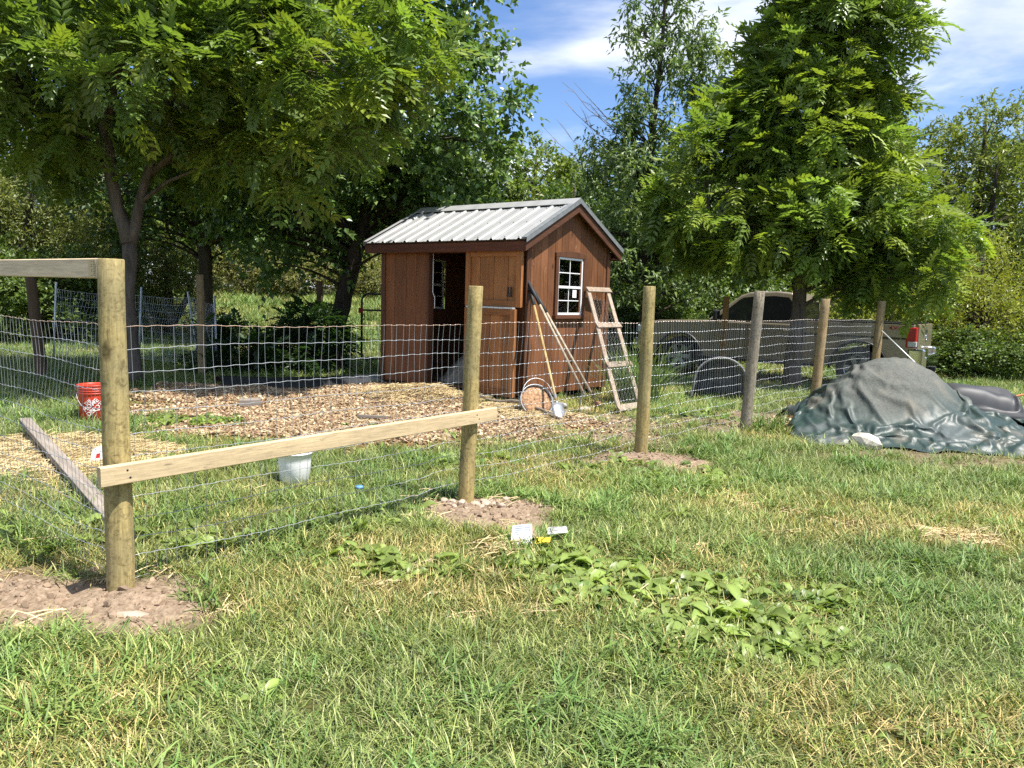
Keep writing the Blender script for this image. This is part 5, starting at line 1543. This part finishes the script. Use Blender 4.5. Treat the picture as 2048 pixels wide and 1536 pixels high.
# ------------------------------------------------------------------ tools against the shed corner
def wpt(lx, ly, z): return (.148-.7896*lx-.6136*ly, 10.256+.6136*lx-.7896*ly, z)
sp = thing('spade', 'yellow handled spade with a black grip leaning on the shed corner', 'spade', (.58, 8.78, 0))
def rel(p): return (p[0]-.58, p[1]-8.78, p[2])
top = Vector(rel(wpt(-.03, -.05, 1.53))); tip = Vector((.0, .0, .0)); d = (top-tip).normalized()
MB().tube([tip + d*.32, tip + d*.55, top - d*.22], [.018, .016, .016], 10).build('shaft', M_yellowh, sp)
MB().tube([top - d*.30, top], .022, 10).tube([top - Vector((.05, 0.02, 0)), top + Vector((.05, -.02, 0))], .02, 8).build('grip', M_black, sp)
MB().tube([tip + d*.18, tip + d*.42], [.012, .019], 10).build('socket', M_blade, sp)
side = Vector((.78, .6, 0)).normalized(); nn = d.cross(side).normalized()
bl = MB(); rows = 6; vs = []
for i in range(rows+1):
    f_ = i/rows; wdt = .185*(1 if f_ > .25 else .80+.8*f_)
    for j in range(7):
        u = (j/6-.5)
        vs.append(tip + d*(-.04 + .33*f_) + side*(u*wdt) + nn*(-.03*(1-(2*u)**2)))
bl.add(vs, [(i*7+j, i*7+j+1, (i+1)*7+j+1, (i+1)*7+j) for i in range(rows) for j in range(6)], True)
o = bl.build('blade', M_blade, sp); o.modifiers.new('thickness', 'SOLIDIFY').thickness = .004
dg = thing('post_hole_digger', 'long two handled post hole digger leaning right of the spade', 'digging tool', (.95, 9.55, 0))
def rel2(p): return Vector((p[0]-.95, p[1]-9.55, p[2]))
piv = Vector((0.0, 0.0, .28))
for k, (tp, m) in enumerate(((rel2(wpt(-.02, -.02, 1.62)), M_wornwood), (rel2(wpt(-.05, -.12, 1.50)), M_wornwood))):
    f0 = Vector((-.05+.10*k, -.02, .24))
    MB().tube([f0, tp], .017, 8).build('handle', m, dg)
    dd = (tp-f0).normalized()
    MB().tube([tp - dd*.36, tp + dd*.01], .021, 8).build('grip', M_black, dg)
    MB().add([f0 + Vector((-.02+.05*u*(1 if k else -1)+.02*k, w, z)) for u, w, z in ((0, -.055, .06), (0, .055, .06), (.9, .06, -.10), (.9, -.06, -.10), (.6, -.03, -.26), (.6, .03, -.26))], [(0, 1, 2, 3), (3, 2, 5, 4)]).build('jaw', M_rust if k else M_blade, dg).modifiers.new('thickness', 'SOLIDIFY').thickness = .005
# round sieve / pan leaning by the tools
rp = thing('round_pan', 'round shallow pan with a rusty rim and tan face tilted beside the spade', 'pan', (.30, 9.22, .0))
MR = Matrix.Translation((0, 0, .20)) @ Euler((math.radians(62), math.radians(6), math.radians(18))).to_matrix().to_4x4()
MB().lathe([(.195, -.05), (.205, -.05), (.21, 0), (.21, .012), (.20, .014), (.195, .0), (.19, -.05)], 36, MR).build('rim', M_blade, rp)
MB().lathe([(.001, -.012), (.10, -.008), (.192, -.016), (.192, -.045), (.001, -.046)], 30, MR).build('face', plain('chip_face', (.33, .19, .10), .95, 0, .45, 40), rp)
wl_ = MB().tube([MR @ Vector((.20*math.cos(a), .20*math.sin(a)*1.25+.02, .05)) for a in np.linspace(.2, 2.9, 14)], .004, 5); wl_.build('wire_handle', M_steel, rp)
# leaning frame with chicken wire
FR = thing('mesh_frame', 'pale wooden frame with chicken wire leaning against the shed window wall', 'frame', (0, 0, 0))
TL = Vector((1.03, 11.30, 1.57)); BL = Vector((1.34, 9.66, .03)); wdir = Vector((.66, .75, -.0)).normalized()
ld = (TL-BL).normalized(); LL = (TL-BL).length; FWd = .56; up = ld.cross(wdir).normalized()
if up.y > 0: up = -up
for off in (.035, FWd-.035):
    MB().beam(BL + wdir*off, TL + wdir*off, .07, .020, up, .002).build('side_rail', M_frame, FR)
for f_ in (.985, .665, .34, .02):
    c = BL + ld*(LL*f_) + up*.0215
    MB().beam(c - wdir*.015, c + wdir*(FWd+.015), .085, .020, up, .002).build('cross_rail', M_frame, FR)
cw = MB(); hexs = .042
nr = int(LL/(hexs*.75)); nc = int((FWd-.09)/hexs)
for j in range(nc+1):
    pts = []
    for i in range(nr+1):
        zig = hexs*.5*(1 if ((i//1) % 2) else 0)*(1 if j % 2 else -1)*.9
        pts.append(BL + ld*(i*hexs*.75+.02) + wdir*(.06 + j*hexs*.5*2*.98/1.0 + zig*.5 if False else .06 + j*(FWd-.12)/nc + zig*.55) - up*.012)
    pts = [p for p in pts if (p-BL).dot(ld) < LL-.02]
    cw.tube(pts, .0015, 3, cap=False)
cw.build('chicken_wire', M_wiredull, FR)
# tall grass behind the frame
def grass_clump(name, label, x, y, n, h0, h1, rad, cat='grass clump'):
    me = blade_tuft(name, n, rad, h0, h1, .010, 1.0, rg, [((.10, .17, .04), .6), ((.16, .22, .06), .4)], .35)
    me.materials.clear(); me.materials.append(M_leafC)
    o = link(name, me); o.location = (x, y, gz(x, y)); tag(o, label, cat); return o
grass_clump('tall_grass', 'tall dark grass clump growing behind the leaning frame', 1.72, 10.75, 420, .45, 1.15, .30)
grass_clump('tall_grass', 'long grass tuft at the foot of the grey weathered post', 2.95, 8.75, 160, .14, .34, .20)
# stick, stones, blocks
mb = MB(); pts = []
a = Vector((-.40, 10.12, .05)); b = Vector((.56, 8.66, .03))
for k in range(9):
    f_ = k/8; p = a.lerp(b, f_) + Vector((.05*math.sin(f_*3.1), .06*math.sin(f_*2.6), .03*math.sin(f_*3.14))); p.z += gz(p.x, p.y); pts.append(p)
tag(mb.tube(pts, list(np.linspace(.028, .016, 9)), 8).build('branch', M_twig), 'long grey branch lying on the ground before the shed door', 'branch')
def rock(name, x, y, s, m, label, cat, group=None, sq=(1, .8, .6), sub=1, z=None, noisea=.35):
    import bmesh
    bm = bmesh.new(); bmesh.ops.create_icosphere(bm, subdivisions=2, radius=1)
    ph = rg.random(3)*20
    for v in bm.verts:
        n_ = fbm(np.array([v.co.x*1.3+ph[0]+v.co.z]), np.array([v.co.y*1.3+ph[1]+v.co.z*.7]), 3)[0]
        v.co = Vector((v.co.x*sq[0], v.co.y*sq[1], v.co.z*sq[2]))*s*(1+noisea*(n_-.5)*2.4)
    bmesh.ops.rotate(bm, verts=bm.verts, cent=(0, 0, 0), matrix=Euler((rg.normal()*.3, rg.normal()*.3, rg.random()*6)).to_matrix())
    me = bpy.data.meshes.new(name); bm.to_mesh(me); bm.free(); me.materials.append(m)
    o = link(name, me); o.location = (x, y, (gz(x, y) if z is None else z) + s*sq[2]*.45)
    return tag(o, label, cat, group)
for dx, dy, s in ((-.12, -.10, .042), (-.04, -.155, .045), (.05, -.16, .045), (.12, -.145, .035), (.17, -.10, .04), (.11, -.055, .034), (.15, -.01, .036), (.19, .04, .03), (.22, -.16, .03), (-.17, -.05, .03), (.25, -.09, .028), (.09, -.23, .022), (-.09, -.21, .024), (.28, .0, .024)):
    rock('stone', -.267+dx, 5.24+dy, s, M_stone, 'tan angular stone in the ring around the foot of the second post', 'stone', 'stones around the foot of the second post', (1, .8, .62))
rock('pale_rock', 3.64, 7.82, .145, M_palestone, 'pale crusty lump of rock lying in front of the tarp', 'rock', None, (1.25, .7, .62), noisea=.3)
rock('stone', .62, 9.95, .11, M_greyblock, 'grey concrete lump under the shed edge behind the tools', 'concrete lump', None, (1.4, .8, .7))
rock('stone', .95, 9.85, .09, M_stone, 'tan stone behind the digger jaws by the shed', 'stone', None, (1.4, .8, .6))
rock('stone', 1.12, 10.3, .075, M_rust, 'reddish brown stone right of the digger by the shed', 'stone', None, (1.5, .8, .6))
rock('dirt_clod', -1.60, 3.22, .045, M_stone, 'brown dirt clod on the earth right of the corner post', 'clod', None, (1.8, .8, .45))
rock('dirt_clod', -2.42, 3.50, .035, M_rust, 'dark dirt clod on the earth left of the corner post', 'clod', None, (1.6, .8, .5))
o = MB().beam((-.12, 0, .05), (.12, .0, .05), .13, .09, bev=.01).build('wood_block', M_oldboard); o.location = (-3.08, 9.08, gz(-3.08, 9.08)); o.rotation_euler = (0, 0, .35); tag(o, 'short grey wood block lying on the wood chips', 'wood block')
o = MB().beam((-.16, 0, .02), (.16, 0, .02), .04, .03).build('wood_scrap', M_oldboard); o.location = (-1.5, 8.35, gz(-1.5, 8.35)+.02); o.rotation_euler = (0, 0, -.1); tag(o, 'thin grey wood scrap in the middle of the wood chips', 'wood scrap')
# grey plank lying in the yard behind the left run of wire
p0 = Vector((-4.52, 7.15, 0)); p1 = Vector((-2.30, 4.42, 0)); p0.z = gz(p0.x, p0.y)+.13; p1.z = gz(p1.x, p1.y)+.05
tag(MB().beam((0, 0, 0), ((p1-p0).length, 0, 0), .098, .042, bev=.003).build('plank', M_oldboard), 'long weathered grey plank lying on the grass behind the left wire', 'plank')
pl = [o for o in COL.objects if o.name == 'plank'][0]; pl.location = p0
pl.rotation_euler = (Vector((1, 0, 0)).rotation_difference((p1-p0).normalized())).to_euler()
# black ground sheet edge behind the chips
mb = MB(); pts = [(-3.9, 10.35), (-3.2, 10.62), (-2.6, 11.1), (-2.2, 11.6), (-2.0, 12.0)]
vs = []
for x, y in pts:
    for k, (o_, z_) in enumerate(((-.14, .01), (0, .10), (.22, .12), (.42, .02))): vs.append((x - o_*.55, y + o_*.85, gz(x, y) + z_ + .015*rg.normal()))
mb.add(vs, [(i*4+j, i*4+j+1, (i+1)*4+j+1, (i+1)*4+j) for i in range(4) for j in range(3)], True)
tag(mb.build('ground_sheet', M_blackpl), 'black plastic ground sheet edging the wood chips', 'plastic sheet')
# half barrel by the truck
HB = thing('half_barrel', 'dark plastic half barrel lying with its open end towards the yard', 'barrel', (3.05, 11.35, gz(3.05, 11.35)), 0)
mb = MB(); prof = [(-.41, 0)] + [(-.41+.01*k, .06*k) for k in range(1, 5)] + [(.37*math.cos(a), .27+.36*math.sin(a)) for a in np.linspace(math.pi-.1, .1, 16)] + [(.41-.01*k, .06*k) for k in range(4, 0, -1)] + [(.41, 0)]
q = len(prof); vs = []
secs = [(0, 1.0), (.05, .985), (.30, .93), (.55, .85), (.62, .74), (.64, .4), (.645, .02)]
for y, s in secs: vs += [(x*s, y, z*s) for x, z in prof]
mb.add(vs, [(i*q+j, i*q+j+1, (i+1)*q+j+1, (i+1)*q+j) for i in range(len(secs)-1) for j in range(q-1)], True)
o = mb.build('shell', M_fender, HB); o.modifiers.new('thickness', 'SOLIDIFY').thickness = .012
MB().tube([(x*1.02, -.005, z*1.01) for x, z in prof], .016, 6).build('rim', M_fender, HB)
HB.rotation_euler = (0, 0, -.12)
# overturned moulded tub behind the tarp
TB = thing('garden_tub', 'dark grey moulded plastic tub lying overturned behind the tarp', 'tub', (5.98, 9.95, gz(6.1, 9.95)+.02), -.25)
gu, gv = 44, 26; vs = []
def se(t, e): return math.copysign(abs(t)**e, t)
for j in range(gv+1):
    el = (j/gv)*math.pi/2
    for i in range(gu):
        a = 2*math.pi*i/gu
        cx, sx = se(math.cos(a), .36), se(math.sin(a), .36)
        r = .93*max(0, math.cos(el))**.20 + .07*math.cos(el)
        z = .40*math.sin(el)**.85
        px, py = .50*cx*(.72+.28*math.cos(el)**.5)*min(1, r/1.0+0) if False else .50*cx*r*(1-.18*(j/gv)), .36*sx*r*(1-.18*(j/gv))
        zz = z + .09*max(0, -px)
        if z < .10: px *= 1.05; py *= 1.05
        # recessed panel on the upper right of the near side
        if .05 < px < .40 and py < -.02 and .14 < z: zz -= .07*sstep(.05, .10, px)*(1-sstep(.35, .40, px))*sstep(.14, .2, z); py += .03*sstep(.05, .10, px)*(1-sstep(.35, .40, px))*sstep(.14, .2, z)
        vs.append((px, py, zz + .05))
mb = MB().add(vs, [(j*gu+i, j*gu+(i+1) % gu, (j+1)*gu+(i+1) % gu, (j+1)*gu+i) for j in range(gv) for i in range(gu)], True)
mb.build('tub', M_dgrey, TB)
mb = MB(); pts = [(.53*se(math.cos(a), .42), .385*se(math.sin(a), .42), .055) for a in np.linspace(0, 2*math.pi, 41)]
mb.tube(pts, .022, 6).build('rim', M_dgrey, TB)
MB().bbox((-.40, -.28, -.02), (.40, .28, .05)).build('underside', M_blackpl, TB)
# boards and block at the right edge
o = MB().beam((-.35, 0, .05), (.35, 0, .05), .10, .09, bev=.006).build('concrete_kerb', M_greyblock); o.location = (6.15, 9.15, gz(6.15, 9.15)+.02); o.rotation_euler = (0, 0, -.22); tag(o, 'grey concrete block under the overturned tub at the right edge', 'block')
o = MB().beam((-.5, 0, .02), (.5, 0, .02), .14, .035, bev=.003).build('board', M_frame); o.location = (5.95, 8.78, gz(5.95, 8.8)+.06); o.rotation_euler = (0, 0, -.25); tag(o, 'pale loose board between the tarp and the concrete block', 'board')
# litter
bx_ = thing('paper_carton', 'torn open white and grey carton with a yellow flap in the lawn', 'carton', (.10, 4.34, gz(.1, 4.34)+.045), .15)
cg = plain('carton_print', (.50, .54, .60), .6, 0, .1, 60)
mb = MB().add([(-.085, -.03, .02), (.035, -.04, .035), (.05, .07, .065), (-.06, .075, .055), (-.085, -.03, .018), (.035, -.04, .033), (.05, .07, .063), (-.06, .075, .053)], [(0, 1, 2, 3), (7, 6, 5, 4)]).build('top_panel', cg, bx_)
MB().add([(-.085, -.03, .019), (.035, -.04, .034), (.03, -.06, -.03), (-.08, -.045, -.03)], [(0, 1, 2, 3)]).build('side_panel', M_print, bx_).modifiers.new('thickness', 'SOLIDIFY').thickness = .001
MB().add([(.035, -.04, .034), (.05, .07, .064), (.09, .05, .0), (.07, -.04, -.02)], [(0, 1, 2, 3)]).build('end_panel', plain('brown_card', (.33, .22, .14), .8), bx_).modifiers.new('thickness', 'SOLIDIFY').thickness = .001
MB().add([(.04, -.07, -.01), (.13, -.075, .0), (.15, -.02, .012), (.06, -.01, .01)], [(0, 1, 2, 3)]).build('flap', plain('yellow_card', (.72, .50, .03), .6), bx_).modifiers.new('thickness', 'SOLIDIFY').thickness = .001
mb = MB()
for k in range(5): mb.add([(-.07+k*.004, -.015+k*.017, .0262+k*.0068), (.03+k*.003, -.022+k*.018, .0382+k*.0062), (.03+k*.003, -.017+k*.018, .0392+k*.0062), (-.07+k*.004, -.010+k*.017, .0272+k*.0068)], [(0, 1, 2, 3)])
mb.build('print_lines', plain('grey_ink', (.22, .25, .30), .7), bx_)
o = MB().add([(-.06, -.03, .0), (.06, -.03, .01), (.065, .03, .03), (-.055, .035, .025), (0, 0, .03)], [(0, 1, 4), (1, 2, 4), (2, 3, 4), (3, 0, 4)]).build('clear_wrapper', plain('crumpled_wrapper', (.36, .36, .34), .25, 0, .35, 40)); o.location = (.29, 4.47, gz(.29, 4.47)+.05); o.rotation_euler = (0, 0, .2); o.modifiers.new('thickness', 'SOLIDIFY').thickness = .002; tag(o, 'crumpled clear wrapper lying just behind the torn carton', 'wrapper')
pb = thing('paper_bag', 'crumpled white paper bag with faint red print left of the corner post', 'paper bag', (-3.24, 6.1, gz(-3.24, 6.1)), .4)
MB().add([(-.10, -.06, 0), (.10, -.06, 0), (.11, .06, 0), (-.10, .07, 0), (-.07, -.03, .11), (.09, -.03, .14), (.08, .04, .15), (-.06, .04, .10)], [(0, 1, 5, 4), (1, 2, 6, 5), (2, 3, 7, 6), (3, 0, 4, 7), (4, 5, 6, 7)]).build('bag', M_print, pb, .008)
mb = MB()
for k in range(3): mb.add([(-.05+.045*k, -.0525, .035+.02*(k % 2)), (-.022+.045*k, -.0525, .038+.02*(k % 2)), (-.018+.045*k, -.0462, .075), (-.045+.045*k, -.0462, .070)], [(0, 1, 2, 3)])
mb.build('print', M_decal, pb)
o = MB().lathe([(.001, .02), (.028, .02), (.03, .015), (.03, 0), (.026, 0)], 16).build('bottle_cap', plain('blue_plastic', (.12, .28, .50), .4)); o.location = (-1.05, 5.35, gz(-1.05, 5.35)+.06); tag(o, 'small pale blue plastic cap in the grass right of the white bucket', 'cap')
o = MB().tube([(0, 0, 0), (.25, -.15, .10), (.5, -.33, .2)], .014, 6).build('orange_stake', plain('orange_paint', (.55, .13, .03), .5)); o.location = (7.15, 11.9, gz(7.15, 11.9)); tag(o, 'thin orange tipped rod lying in the grass below the truck bumper', 'rod')
